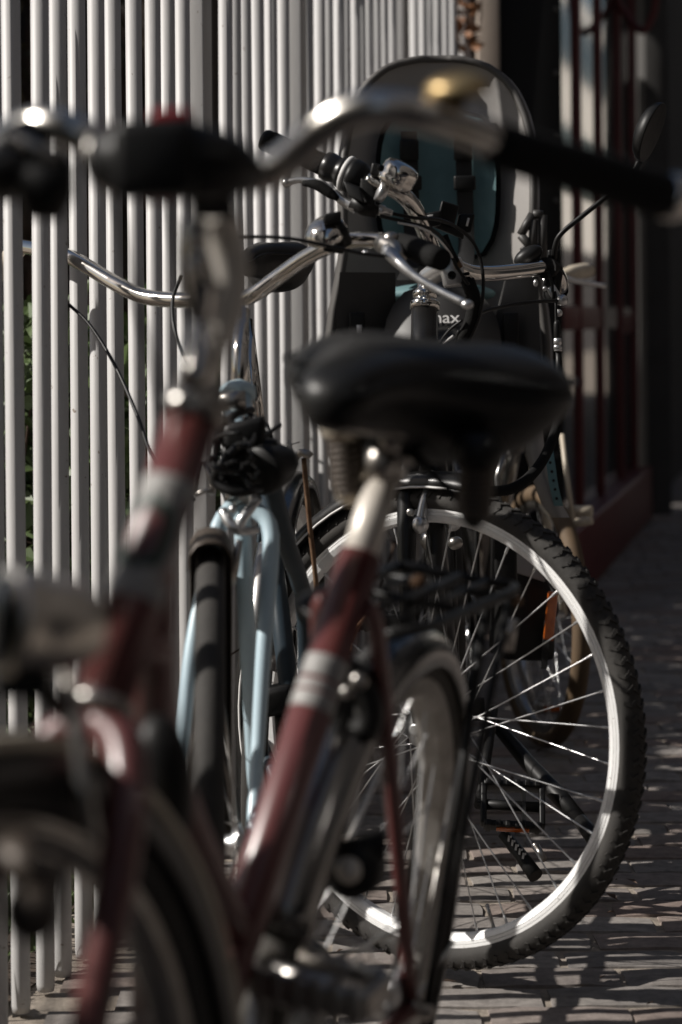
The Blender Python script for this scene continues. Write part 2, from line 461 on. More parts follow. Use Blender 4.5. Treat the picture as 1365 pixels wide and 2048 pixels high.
LS = .843
shop = thing('shopfront', W(9.8, LS), 'red framed glazed shopfront beyond the black panel', 'shopfront')
mul = [(1129, 1140), (1179, 1187), (1220, 1229), (1258, 1267), (1285, 1292)]
mt = [t_of(a+1, LS) for a, b in mul]
for t in mt:
    m_ = MB(); m_.box(W(t+.03, LS+.042, 1.65), U*.03, NL*.013, Z*1.4, .002); part('mullion', m_, M['redframe'], shop)
for a, b, zc in ((mt[0], mt[2], .96), (mt[3], mt[4], .93)):
    m_ = MB(); m_.box(W((a+b)/2+.03, LS+.044, zc), U*((b-a)/2-.032), NL*.009, Z*.042, .002); part('rail', m_, M['redframe'], shop)
for i in range(4):
    a, b = mt[i]+.062, mt[i+1]-.002
    for z0, z1 in ((.25, .915), (1.005, 2.9)):
        m_ = MB(); m_.box(W((a+b)/2, LS+.05, (z0+z1)/2), U*((b-a)/2), NL*.004, Z*((z1-z0)/2)); part('pane', m_, M['glass'], shop)
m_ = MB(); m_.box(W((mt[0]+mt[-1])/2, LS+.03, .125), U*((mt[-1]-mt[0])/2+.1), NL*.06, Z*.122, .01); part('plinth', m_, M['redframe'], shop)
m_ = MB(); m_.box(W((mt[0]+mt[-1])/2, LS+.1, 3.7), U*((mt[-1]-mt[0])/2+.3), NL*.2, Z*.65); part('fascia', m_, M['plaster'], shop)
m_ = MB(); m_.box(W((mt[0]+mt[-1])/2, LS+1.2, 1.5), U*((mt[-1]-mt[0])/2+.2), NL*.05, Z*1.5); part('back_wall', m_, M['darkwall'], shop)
m_ = MB(); m_.box(W((mt[0]+mt[-1])/2, LS+1.4, 7.4), U*((mt[-1]-mt[0])/2+.3), NL*1.25, Z*3.0); part('upper_wall', m_, M['darkwall'], shop)  # unseen upper storeys added to block sky light
p0 = P(1293, 600, 11.75); p1 = P(1341, 600, 11.75)
m_ = MB(); m_.box(V(((p0.x+p1.x)/2, 11.9, 2.0)), V(((p1.x-p0.x)/2, 0, 0)), V((0, .15, 0)), Z*2.0, .004); part('pilaster', m_, M['plaster'], shop)
hose = MB(); hose.tube(PP([(1232, -30, 10.6), (1240, 10, 10.6), (1262, 42, 10.55), (1286, 62, 10.5), (1303, 38, 10.5), (1311, 8, 10.5), (1314, -40, 10.5)]), .016, 10, smooth=6)
for k, (px, py) in enumerate(((1268, -20), (1276, 20))): pass
hz = part('hanging_hose', hose, M['redframe']); tag(hz, 'loop of red hose hanging high in front of the shopfront', 'hose')
dw = thing('far_building', W(15, .9), 'dark brick building beyond the grey pilaster at right edge', 'building')
m_ = MB(); m_.box(W(21, 2.32, 5), U*8.5, NL*1.45, Z*5); part('wall', m_, M['darkwall'], dw)
# long pale building across the street, seen in the shop panes
ob = thing('opposite_building', W(60, -5), 'long cream building with rows of windows across the street', 'building')
m_ = MB(); m_.box(W(72, -8, 5), U*46, NL*3, Z*5); part('wall', m_, M['facade'], ob)
for r in range(3):
    for k in range(30):
        m_ = MB(); m_.box(W(28.5+k*3.0, -4.985, 2.0+r*3.3), U*1.46, NL*.03, Z*.85); part('window', m_, M['glass'], ob)

m_ = MB(); m_.box(W(72, -4.97, 1.4), U*46.05, NL*.08, Z*1.4); part('plinth', m_, M['darkwall'], ob)  # dark ground floor added to darken low reflections in the shop panes
nb = thing('sky_block_building', W(0, -4.6), 'unseen dark brick building across the street added to block sky light', 'building')
m_ = MB(); m_.box(W(2, -7.6, 6.5), U*23.5, NL*3, Z*6.5); part('wall', m_, M['darkwall'], nb)  # out of view, added dark and tall to cut sky fill
for r in range(2):
    for q in range(14):
        m_ = MB(); m_.box(W(-19+q*3.2, -4.59, 1.7+r*3.4), U*.7, NL*.03, Z*1.0); part('window', m_, M['glass'], nb)
hb_ = thing('shade_house', W(-5.5, 4.2), 'unseen dark house behind the viewer added to shade the ground', 'building')
m_ = MB(); m_.box(W(-6.5, 4.4, 3.6), U*5.2, NL*3.2, Z*3.6); part('wall', m_, M['darkwall'], hb_)  # unseen house added to shade the ground behind the camera
m_ = MB(); m_.box(W(-6.5, 4.4, 7.3), U*5.4, NL*3.4, Z*.1); part('roof', m_, M['shed'], hb_)
# ------------------------------------------------------------------ garden behind the fence
def leaf_cloud(n, fpos, size, seed, mbx):
    r = random.Random(seed)
    for _ in range(n):
        p = fpos(r)
        d = V((r.gauss(0, 1), r.gauss(0, 1), r.gauss(0, .7)+.3)).normalized(); q = d.orthogonal().normalized()
        q.rotate(Quaternion(d, r.uniform(0, 6.28))); s2 = q.cross(d).normalized()
        l = size*r.uniform(.6, 1.3); ww = l*.32
        c = d.cross(s2)
        mbx.add([p, p+d*l*.45+s2*ww+c*l*.08, p+d*l, p+d*l*.45-s2*ww+c*l*.08], [(0, 1, 2), (0, 2, 3)], False)
def shrub(name, t0, t1, l0, l1, h, n, size, seed, m, label, twigs, group):
    root = thing(name, W((t0+t1)/2, (l0+l1)/2), label, 'shrub', group)
    r = random.Random(seed); mb = MB(); tw = MB()
    def fp(rr):
        a = rr.uniform(0, 1); b = rr.uniform(0, 1); zz = rr.random()**.8
        hh = h*(1-.25*abs(2*b-1)**2)*(1-.12*math.sin(a*9+seed))
        return W(t0+(t1-t0)*a, l0+(l1-l0)*b, zz*hh)
    leaf_cloud(n, fp, size, seed, mb)
    for _ in range(twigs):
        p = W(r.uniform(t0, t1), r.uniform(l0, l1), 0)
        q = p+V((r.gauss(0, .12), r.gauss(0, .12), h*r.uniform(.5, 1.02)))
        mid = (p+q)/2+V((r.gauss(0, .05), r.gauss(0, .05), 0))
        tw.tube([p, mid, q], [.007, .005, .002], 5, cap=False)
        for _k in range(3):
            s_ = mid+(q-mid)*r.random(); e_ = s_+V((r.gauss(0, .12), r.gauss(0, .12), r.uniform(.02, .2)))
            tw.tube([s_, e_], [.003, .001], 4, cap=False)
    part('foliage', mb, m, root); part('stem', tw, M['twig'], root)
grp = 'shrubs in the garden behind the fence'
hd = MB(); hd.box(W(.35, L+.32, .595), U*1.15, NL*.16, Z*.595, .03)
hdo = thing('shade_hedge', W(.35, L+.32), 'unseen clipped hedge beside the viewer added to shade the red bicycle', 'hedge')  # out of frame, added to keep sun off the red front wheel
part('hedge_core', hd, M['leafdark'], hdo)
hl_ = MB()
gw = MB(); gw.box(W(10.2, L+3.8, 2.6), U*.15, NL*3.75, Z*2.6)
tag(part('dark_backdrop_wall', gw, M['shed']), 'dark wall added behind the shrubs to keep sky out of the fence gaps', 'wall')  # backdrop added so the fence gaps read dark
leaf_cloud(2600, lambda rr: W(rr.uniform(-.8, 1.55), L+.32+rr.choice((-1, 1))*rr.uniform(.13, .2), rr.uniform(0, 1.22)), .05, 77, hl_)
leaf_cloud(900, lambda rr: W(rr.uniform(-.8, 1.55), L+.32+rr.uniform(-.17, .17), rr.uniform(1.16, 1.24)), .05, 78, hl_)
part('foliage', hl_, M['leaf'], hdo)
shrub('low_shrub', 4.25, 5.7, L+.10, L+.75, .92, 9000, .058, 3, M['leaf'], 'low green leafy shrub nearest behind the bar fence', 60, grp)
shrub('low_shrub', 5.7, 7.7, L+.10, L+.7, .98, 9500, .062, 4, M['leaf'], 'low green leafy shrub further along behind the bar fence', 60, grp)
shrub('tall_shrub', 7.9, 9.4, L+.25, L+3.2, 3.1, 5200, .07, 5, M['leafdark'], 'tall dark brown twiggy shrub deep in the garden', 420, grp)
sh = thing('shade_shed', W(8.4, L+4.6), 'unseen timber shed added to shade the tall shrub', 'shed')  # unseen, added to cast shade on the tall shrub
for k in range(14):
    m_ = MB(); m_.box(W(7.2+.0, L+3.35+k*.16, 1.6), U*.015, NL*.076, Z*1.6, .003); part('plank', m_, M['shed'], sh)
m_ = MB(); m_.box(W(8.6, L+4.45, 1.58), U*1.36, NL*1.1, Z*1.58); part('wall', m_, M['shed'], sh)
m_ = MB(); m_.box(W(8.5, L+4.45, 3.24), U*1.6, NL*1.3, Z*.05); part('roof', m_, M['shed'], sh)
gr = MB()
r = random.Random(9)
for _ in range(900):
    p = W(r.uniform(2.6, 4.9), L+.05+abs(r.gauss(0, .35)), 0)
    d = V((r.gauss(0, .03), r.gauss(0, .03), r.uniform(.04, .15))); s2 = V((r.gauss(0, 1), r.gauss(0, 1), 0)).normalized()*.004
    gr.add([p-s2, p+s2, p+d], [(0, 1, 2)], False)
leaf_cloud(500, lambda rr: W(rr.uniform(2.7, 4.8), L+.06+abs(rr.gauss(0, .25)), abs(rr.gauss(0, .05))), .04, 12, gr)
tag(part('garden_grass', gr, M['leaf']), None, None, None, 'stuff')

vine = thing('climbing_plant', W(7.3, L-.02), 'dried climbing plant hanging on the far end of the bar fence', 'plant')
r = random.Random(21); tw = MB(); lv_ = MB()
for q in range(16):
    p0 = P(r.uniform(905, 955), r.uniform(-120, -20), 7.5); p1 = P(r.uniform(915, 952), r.uniform(20, 150), 7.45)
    tw.tube([p0, (p0+p1)/2+V((r.gauss(0, .02), r.gauss(0, .02), 0)), p1], [.004, .003, .0015], 5, smooth=3, cap=False)
leaf_cloud(70, lambda rr: P(rr.uniform(905, 955), rr.uniform(-90, 110), 7.47)+V((0, rr.gauss(0, .03), 0)), .045, 22, lv_)
part('stem', tw, M['twig'], vine); part('foliage', lv_, M['dryleaf'], vine)
# ------------------------------------------------------------------ bicycle pieces
def unit_cyl(name, m, seg=6):
    mb = MB(); mb.lathe((0, 0, 0), (0, 0, 1), [(1, 0), (1, 1)], seg); me = mb.mesh(name); me.materials.append(m); return me
SPOKE = unit_cyl('spoke', M['alu'], 6); SPOKE_D = unit_cyl('spoke', M['steel'], 6)
def stick(name, me, a, b, r, parent):
    o = bpy.data.objects.new(name, me); C.objects.link(o); o.parent = parent
    d = b-a; o.location = a-off_of(parent)
    o.rotation_mode = 'QUATERNION'; o.rotation_quaternion = d.to_track_quat('Z', 'Y'); o.scale = (r, r, d.length)
    return o
def wheel(root, c, n, R, tr=.0185, tyre='rubber', rimm='rim', spokes=32, hubw=.07, hubr=.017, hubm='alu', name='wheel', up=Z, rimh=.021, fwd=None, rimw=.0115, sr=.00105, knobs=False, spoke_me=None, ph=.0):
    n = V(n).normalized(); e1 = (V(up)-n*V(up).dot(n)).normalized(); e2 = n.cross(e1)
    ro = R-tr*1.55; ri = ro-rimh; w_ = rimw
    m_ = MB()
    prof = [(ro, -w_), (ro-.002, -w_-.0012), (ro-.006, -w_-.0012), (ro-.0068, -w_+.0008), (ro-.0076, -w_-.0012), (ro-.011, -w_-.0011), (ro-.0118, -w_+.0008), (ro-.0126, -w_-.001), (ri+.003, -w_+.002), (ri, -w_*.5),
            (ri, w_*.5), (ri+.003, w_-.002), (ro-.0126, w_+.001), (ro-.0118, w_-.0008), (ro-.011, w_+.0011), (ro-.0076, w_+.0012), (ro-.0068, w_-.0008), (ro-.006, w_+.0012), (ro-.002, w_+.0012), (ro, w_)]
    m_.ring(c, n, prof, 120, e1, smooth=False)
    wo = part(name, m_, M[rimm], root)
    m_ = MB()
    k = 14; cr = R-tr
    prof = []
    for i in range(k):
        a = 2*math.pi*i/k+math.pi/k
        rr = cr+tr*math.cos(a)*(1.02 if math.cos(a) > 0 else .9); prof.append((rr, tr*1.04*math.sin(a)))
    m_.ring(c, n, prof, 96, e1)
    part('tyre', m_, M[tyre], wo)
    if knobs:
        m_ = MB(); N_ = 108
        for i in range(N_):
            a = 2*math.pi*i/N_
            d = e1*math.cos(a)+e2*math.sin(a); tn = -e1*math.sin(a)+e2*math.cos(a)
            for sgn in (-1, 1):
                for (b0, skew, ln, wd) in ((.20, .7, .0062, .0024), (.64, -.7, .0062, .0025), (1.08, .5, .0058, .0027)):
                    bb = b0*sgn
                    nn = d*math.cos(bb)+n*math.sin(bb); side = -d*math.sin(bb)+n*math.cos(bb)
                    pc = V(c)+d*cr+nn*tr*1.03
                    if b0 > .9: pc = pc-nn*.0008
                    ux = (side*math.cos(skew*sgn)+tn*math.sin(skew*sgn)).normalized(); uy = nn.cross(ux)
                    off = tn*(.0035 if b0 > .5 else 0)
                    m_.box(pc+off, ux*ln, uy*wd, nn*.0019)
        part('tread_blocks', m_, M[tyre], wo, kind='stuff')
    m_ = MB()
    hw = hubw/2
    m_.lathe(V(c)-n*hw, n, [(.006, -.02), (.009, -.02), (.009, -.006), (hubr*.7, -.005), (hubr*1.6, 0), (hubr*1.6, .004), (hubr*.75, .012), (hubr*.7, hw), (hubr*.75, hubw-.012), (hubr*1.6, hubw-.004), (hubr*1.6, hubw), (hubr*.7, hubw+.005), (.009, hubw+.006), (.009, hubw+.02), (.006, hubw+.02)], 20)
    part('hub', m_, M[hubm], wo)
    for i in range(spokes):
        a = 2*math.pi*(i+.5)/spokes+ph
        s_ = 1 if i % 2 else -1
        cross = .95 if (i//2) % 2 else -.95
        ah = a+cross
        p_h = V(c)+(e1*math.cos(ah)+e2*math.sin(ah))*hubr*1.5+n*(hw-.003)*s_
        p_r = V(c)+(e1*math.cos(a)+e2*math.sin(a))*(ri+.001)+n*.002*s_
        stick('spoke', spoke_me or SPOKE, p_h, p_r, sr, wo)
        if knobs:
            q = p_r+(p_h-p_r).normalized()*.013
            stick('nipple', SPOKE, q, p_r, .0021, wo)
    return wo, ri
def mudguard(root, c, n, r, hw, a0, a1, m, drop=.02, fwd=V((0, -1, 0)), seg=40, name='mudguard'):
    n = V(n).normalized(); e1 = (Z-n*Z.dot(n)).normalized(); e2 = n.cross(e1)
    sg = 1 if e2.dot(fwd) > 0 else -1
    th = .0016
    outer = [(r-drop, -hw), (r-drop*.45, -hw*.93), (r-.004, -hw*.62), (r, -hw*.2), (r, hw*.2), (r-.004, hw*.62), (r-drop*.45, hw*.93), (r-drop, hw)]
    inner = [(a-th, b*.95) for a, b in reversed(outer)]
    m_ = MB(); m_.ring(c, n, outer+inner, seg, e1, math.radians(a0)*sg, math.radians(a1)*sg)
    return part(name, m_, M[m], root)
def saddle(root, o, fwd, up=Z, Ln=.27, Wd=.125, m='leather', springs=True, tilt=0., name='saddle'):
    fwd = V(fwd).normalized(); left = V(up).cross(fwd).normalized(); up = fwd.cross(left)
    rows = []
    prof = [(-.03, .06, .0, .30), (-.015, .42, .012, .48), (.03, .80, .024, .66), (.10, .97, .032, .86), (.20, 1.0, .034, .98), (.31, .92, .032, 1.0), (.42, .70, .029, .86), (.54, .46, .026, .68), (.68, .32, .023, .60), (.82, .28, .018, .58), (.92, .25, .010, .55), (.98, .18, .0, .50), (1.01, .05, -.012, .40)]
    for s_, wf, zt, df in prof:
        wd = Wd*wf; zb = -.080*df*(Wd/.125)**.5
        row = []
        for q in range(20):
            a = 2*math.pi*q/20
            ca, sa = math.cos(a), math.sin(a)
            x = math.copysign(abs(ca)**.75, ca)
            z = (zt+zb)/2+(zt-zb)/2*math.copysign(abs(sa)**.85, sa)
            gr_ = .016*math.exp(-(x/.22)**2)*max(0, 1-s_*1.9) if sa > 0 else 0
            if sa < -.3: x *= .86
            row.append(V(o)+fwd*(s_-.4)*Ln+left*x*wd+up*(z-gr_))
        rows.append(row)
    m_ = MB(); m_.grid(rows, closed_u=True)
    m_.f.append(tuple(range(len(rows[0])))); m_.sm.append(True)
    b = (len(rows)-1)*len(rows[0]); m_.f.append(tuple(b+i for i in reversed(range(len(rows[0]))))); m_.sm.append(True)
    so = part(name, m_, M[m], root, sub=1)
    sm_ = MB(); ln_ = [r_[1]+up*.001 for r_ in rows[1:-1]]+[r_[9]+up*.001 for r_ in rows[1:-1][::-1]]
    sm_.tube(ln_, .0022, 6, smooth=3, closed=True); part('seam', sm_, M['black'], so)
    return so
def spring(p0, p1, r, wire, turns):
    ax = (p1-p0); e1 = ax.orthogonal().normalized(); e2 = ax.normalized().cross(e1)
    n = turns*10
    return [p0+ax*(i/n)+(e1*math.cos(i/10*6.283)+e2*math.sin(i/10*6.283))*r for i in range(n+1)]
def tube_part(name, pts, r, m, root, seg=12, smooth=0, label=None):
    m_ = MB(); m_.tube(PP(pts) if not isinstance(pts[0], V) else pts, r, seg, smooth=smooth)
    return part(name, m_, M[m], root, label)
# ================================================================== BLACK BICYCLE (in focus)
A = thing('black_bicycle', V((.18, 3.6, 0)), 'black bicycle in sharp focus with silver rim turned to the right and handlebar mirror', 'bicycle')
NA = V((-.606, -.795, .03)).normalized(); cA = P(872, 1452, 3.53); FA = V((.795, -.606, 0))
wA, riA = wheel(A, cA, NA, .348, .0185, 'darktyre', 'rim', 36, .07, .018, knobs=True, name='front_wheel', rimh=.0225, rimw=.0112, sr=.00115)
for k in (0,):
    e1 = (Z-NA*Z.dot(NA)).normalized(); e2 = NA.cross(e1)
    m_ = MB(); a = 3.5; d_ = e1*math.cos(a)+e2*math.sin(a)
    m_.tube([cA+d_*riA, cA+d_*(riA-.035)], .0028, 8); part('valve', m_, M['steel'], wA)
mudguard(A, cA, NA, .372, .028, -112, 12, 'blackpaint', .024, FA, 48)
m_ = MB()
for sg in (-1, 1):
    pts = []
    sg2 = 1 if NA.cross((Z-NA*Z.dot(NA)).normalized()).dot(FA) > 0 else -1
    e1 = (Z-NA*Z.dot(NA)).normalized(); e2 = NA.cross(e1)*sg2
    for i in range(24):
        a = math.radians(-105+i*5); pts.append(cA+(e1*math.cos(a)+e2*math.sin(a))*.3495+NA*.0285*sg)
    m_.tube(pts, .0018, 6)
part('edge_highlight', m_, M['white'], bpy.data.objects['mudguard'])  # white tubes stand in for the highlight along the mudguard edges
# steering axis
HB = P(846, 868, 3.62); HT = P(850, 612, 3.68)
m_ = MB(); m_.tube([HB, HT], .0205, 24); part('head_tube', m_, M['blackpaint'], A)
ax = (HT-HB).normalized()
m_ = MB(); m_.lathe(HT, ax, [(.0195, -.006), (.0225, -.005), (.0225, .004), (.0215, .006), (.0165, .009), (.0165, .013), (.0185, .014), (.0185, .022), (.014, .025), (.0115, .03), (.0112, .05)], 6 if 0 else 24)
part('upper_headset', m_, M['chrome'], A)
m_ = MB(); m_.lathe(HB, -ax, [(.0205, -.004), (.0235, -.003), (.0235, .012), (.0255, .014), (.0255, .019), (.022, .022), (.02, .03)], 24)
part('lower_headset', m_, M['chrome'], A)
for sg in (1, -1):
    o_ = NA*.040*sg
    top = HB-ax*.035+o_*.9; kn = cA+o_*1.05+FA*0.0
    pts = [HB-ax*.03+o_*.35, top-ax*.02, top-ax*.15-FA*.0, kn+(top-kn)*.28-FA*.012, kn]
    m_ = MB(); m_.tube(pts, [.016, .0155, .0135, .011, .008], 14, smooth=5); part('fork_leg', m_, M['blackpaint'], A)
m_ = MB(); m_.tube([HB-ax*.03-NA*.046, HB-ax*.03+NA*.046], .017, 14); part('fork_crown', m_, M['blackpaint'], A)
# v-brake
for sg in (1, -1):
    b0 = HB-ax*.135+NA*.042*sg-FA*0+FA*.028
    tp_ = HB-ax*.055+NA*.034*sg+FA*.045
    m_ = MB(); m_.tube([b0, b0+(tp_-b0)*.5+NA*.006*sg, tp_], [.0085, .0065, .0048], 10, smooth=4); m_.ell(b0, V((.0125, 0, 0)), V((0, .0125, 0)), V((0, 0, .014)))
    br = part('brake_arm', m_, M['alu'], A)
    m_ = MB(); q = b0+(tp_-b0)*.34-NA*.012*sg; m_.box(q+FA*.006, FA*.032, NA*.006, Z*.006, .002); part('brake_pad', m_, M['black'], br)
    m_ = MB(); m_.lathe(b0-FA*.0+V((-.012, -.01, .018)), V((-.3, -1, .1)), [(.0035, 0), (.0055, .002), (.0055, .012), (.003, .012)], 12); part('bolt', m_, M['steel'], br)
tube_part('brake_noodle', [(838, 860, 3.52), (836, 880, 3.515), (842, 905, 3.51), (848, 920, 3.51)], .0028, 'alu', A, 8, 5)
# quill stem + adjustable clamp
st0 = HT+ax*.02; st1 = P(857, 545, 3.69)
m_ = MB(); m_.tube([st0, st1], .0112, 16); m_.tube([P(853, 558, 3.69), P(880, 540, 3.66), P(908, 528, 3.62)], [.015, .0165, .014], 14, smooth=4); m_.box(P(905, 545, 3.605), V((.017, 0, .002)), V((0, .016, 0)), V((-.004, 0, .022)), .006)
sA = part('stem', m_, M['alu'], A)
m_ = MB(); m_.lathe(P(904, 551, 3.587), V((0, -1, .1)), [(.0065, 0), (.0065, .004), (.0045, .004), (.0035, .001)], 14); part('clamp_bolt', m_, M['black'], sA)
bar = [(738, 360, 3.468), (764, 369, 3.458), (800, 386, 3.46), (826, 412, 3.48), (846, 452, 3.51), (866, 500, 3.56), (884, 524, 3.6), (912, 534, 3.62), (940, 545, 3.635), (980, 547, 3.67), (1040, 542, 3.73), (1088, 536, 3.78), (1112, 545, 3.81), (1122, 566, 3.86), (1118, 580, 3.93)]
tube_part('handlebar', bar, .0122, 'chrome', A, 16, 6)
# left grip, gear ring, lever
m_ = MB(); m_.tube(PP([(527, 278, 3.525), (560, 292, 3.518), (612, 314, 3.506), (652, 332, 3.497)]), [.0135, .0165, .0155, .0150, .0160, .0165], 16, smooth=5)
gA = part('grip', m_, M['grip'], A)
m_ = MB(); m_.lathe(P(528, 279, 3.525), P(528, 279, 3.525)-P(612, 314, 3.506), [(.0155, -.012), (.0165, -.004), (.0145, .001), (.007, .002), (.005, -.003)], 18); part('end_cap', m_, M['black'], gA)
axs = (P(700, 350, 3.487)-P(650, 329, 3.498)).normalized()
m_ = MB(); m_.lathe(P(648, 329, 3.498), axs, [(.0165, 0), (.0205, .002), (.0215, .012), (.0195, .02), (.0195, .024), (.0235, .028), (.0240, .036)], 22); shf = part('gear_shifter', m_, M['blackpaint'], A)
m_ = MB(); m_.lathe(P(690, 346, 3.489), axs, [(.0255, 0), (.0268, .001), (.0268, .0055), (.0255, .0065)], 26); part('indicator_ring', m_, M['white'], shf)
m_ = MB(); m_.lathe(P(700, 350, 3.485), axs, [(.0255, 0), (.0265, .006), (.0245, .018), (.0185, .026), (.0165, .034)], 22); m_.box(P(716, 385, 3.46), axs*.014, V((.004, -.004, -.012)), V((.006, .012, 0)), .004); part('shifter_body', m_, M['black'], shf)
lv = PP([(574, 366, 3.49), (600, 360, 3.485), (634, 366, 3.48), (664, 382, 3.475), (686, 402, 3.47), (712, 416, 3.465)])
m_ = MB(); m_.tube(lv, [.0052, .0045, .0058, .0062, .0066, .0085], 10, smooth=5); m_.ell(lv[0], V((.0068, 0, 0)), V((0, .0068, 0)), V((0, 0, .0066))); lvo = part('brake_lever', m_, M['alu'], A)
m_ = MB(); m_.tube(PP([(606, 366, 3.478), (634, 370, 3.472), (660, 386, 3.468), (676, 398, 3.464)]), [.004, .0078, .0078, .004], 10, smooth=4); part('lever_pad', m_, M['grip'], lvo)
m_ = MB(); m_.tube(PP([(706, 402, 3.466), (730, 415, 3.462), (756, 425, 3.46)]), [.0125, .0125, .009], 12); m_.box(P(735, 385, 3.46), axs*.012, V((0, .006, 0)), Z*.018, .004); part('lever_bracket', m_, M['black'], lvo)
m_ = MB(); m_.lathe(P(756, 419, 3.46), P(790, 428, 3.462)-P(756, 419, 3.46), [(.0062, 0), (.0082, .002), (.0082, .009), (.006, .011), (.0055, .018), (.0035, .022)], 14); part('barrel_adjuster', m_, M['alu'], lvo)
# bell
bax = V((.50, -.18, .85)).normalized(); bo = P(786, 370, 3.43)
m_ = MB(); m_.lathe(bo, bax, [(.0235, 0), (.0265, .002), (.0270, .010), (.0260, .0125), (.0265, .014), (.0262, .026), (.023, .0315), (.013, .035), (.0, .0355)], 30); bl = part('bell', m_, M['chrome'], A)
m_ = MB(); m_.box(P(752, 340, 3.45), V((.007, 0, -.002)), V((0, .007, 0)), V((.002, 0, .009)), .003); m_.tube(PP([(764, 352, 3.44), (772, 346, 3.43), (779, 332, 3.42)]), .0035, 8); m_.ell(P(762, 336, 3.42), V((.005, 0, 0)), V((0, .005, 0)), V((0, 0, .005))); part('bell_trigger', m_, M['black'], bl)
m_ = MB(); m_.lathe(P(754, 380, 3.452), V((.9, .3, -.35)), [(.0135, 0), (.0152, .001), (.0152, .012), (.0135, .013)], 18); part('bell_clamp', m_, M['alu'], bl)
# switches on the bar
m_ = MB(); m_.box(P(896, 428, 3.6), V((.013, .004, -.004)), V((0, .012, 0)), V((.004, 0, .016)), .003); m_.box(P(862, 440, 3.57), V((.015, 0, .003)), V((0, .012, 0)), V((0, 0, .011)), .003); m_.box(P(930, 447, 3.62), V((.012, 0, 0)), V((0, .012, 0)), V((.003, 0, .014)), .003); m_.box(P(888, 455, 3.6), V((.03, .01, -.012)), V((0, .008, 0)), V((0, 0, .006)), .003)
part('display_bracket', m_, M['black'], A)
m_ = MB(); m_.box(P(858, 432, 3.553), V((.006, 0, .001)), V((0, .002, 0)), V((0, 0, .0012)), .0005); part('bracket_clip', m_, M['white'], A); m_ = MB(); m_.tube(PP([(934, 452, 3.6), (938, 436, 3.6)]), .0016, 6); part('bracket_clip', m_, M['white'], A)
# right brake clamp, lever end, cables
m_ = MB(); m_.tube(PP([(1092, 536, 3.775), (1106, 540, 3.8)]), .0175, 14); m_.box(P(1106, 562, 3.79), V((.012, 0, -.006)), V((0, .012, 0)), V((.004, 0, .02)), .004); m_.ell(P(1057, 512, 3.78), V((.022, 0, .012)), V((0, .016, 0)), V((-.006, 0, .013))); m_.box(P(1108, 520, 3.8), V((.01, 0, 0)), V((0, .012, 0)), V((0, 0, .016)), .003)
rb = part('right_lever_bracket', m_, M['black'], A)
m_ = MB(); m_.box(P(1111, 590, 3.775), V((.008, 0, -.013)), V((0, .007, 0)), V((.006, 0, .004)), .002); m_.lathe(P(1123, 600, 3.77), V((.3, -1, -.1)), [(.004, 0), (.009, .001), (.009, .006), (.006, .01), (.003, .011)], 14); m_.ell(P(1072, 566, 3.77), V((.004, 0, 0)), V((0, .004, 0)), V((0, 0, .006))); m_.ell(P(1090, 577, 3.77), V((.004, 0, 0)), V((0, .004, 0)), V((0, 0, .004))); m_.ell(P(1118, 626, 3.775), V((.006, 0, 0)), V((0, .006, 0)), V((0, 0, .006)))
part('cable_anchor', m_, M['alu'], rb)
tube_part('grip', [(1118, 580, 3.93), (1112, 584, 3.99), (1104, 588, 4.08)], .016, 'grip', A, 14)
cab = [
 ([(770, 424, 3.46), (830, 436, 3.47), (880, 440, 3.5), (925, 462, 3.54), (955, 500, 3.56), (967, 560, 3.56), (960, 630, 3.56), (935, 690, 3.57)], .0026, 'cable'),
 ([(760, 432, 3.455), (820, 446, 3.46), (866, 460, 3.49), (895, 490, 3.52), (912, 530, 3.53), (938, 570, 3.54)], .0026, 'cable'),
 ([(796, 445, 3.455), (840, 455, 3.46), (870, 472, 3.48), (896, 500, 3.5), (905, 515, 3.51)], .0018, 'alu'),
 ([(890, 470, 3.53), (902, 500, 3.53), (914, 522, 3.54)], .0045, 'grip'),
 ([(1108, 555, 3.78), (1112, 600, 3.765), (1113, 640, 3.76), (1115, 678, 3.755)], .0024, 'cable'),
 ([(1118, 700, 3.755), (1120, 740, 3.755), (1118, 770, 3.76), (1120, 795, 3.76)], .0022, 'alu'),
 ([(1125, 601, 3.77), (1080, 603, 3.74), (1030, 609, 3.72), (985, 618, 3.69), (955, 628, 3.66)], .003, 'cable'),
 ([(1120, 810, 3.77), (1112, 860, 3.75), (1080, 930, 3.7), (1030, 975, 3.66), (960, 985, 3.62)], .0085, 'grip'),
 ([(1062, 505, 3.78), (1085, 525, 3.775), (1103, 560, 3.77), (1106, 600, 3.765)], .0026, 'cable'),
 ([(935, 560, 3.56), (948, 600, 3.565), (940, 650, 3.57), (915, 690, 3.58), (890, 720, 3.6)], .0105, 'grip'),
 ([(880, 692, 3.58), (908, 672, 3.57)], .0026, 'white'),
 ([(925, 640, 3.56), (900, 660, 3.57), (878, 690, 3.58), (870, 720, 3.6)], .0022, 'cable'),
 ([(918, 660, 3.56), (906, 700, 3.57), (898, 730, 3.58)], .0016, 'cable'),
 ([(838, 820, 3.58), (832, 850, 3.56), (838, 880, 3.54)], .0022, 'cable'),
 ([(655, 860, 3.7), (668, 842, 3.7), (690, 838, 3.7), (720, 850, 3.7)], .003, 'navy'),
]
for pts, rr, mm in cab: tube_part('cable', pts, rr, mm, A, 8, 7)
m_ = MB()
for k in range(9):
    p = P(930+2.0*k, 545+9*k, 3.558+.001*k); m_.lathe(p, V((.2, 0, -1)), [(.0062, 0), (.007, .001), (.007, .004), (.006, .005)], 10)
part('spiral_sleeve', m_, M['grip'], A)
m_ = MB()
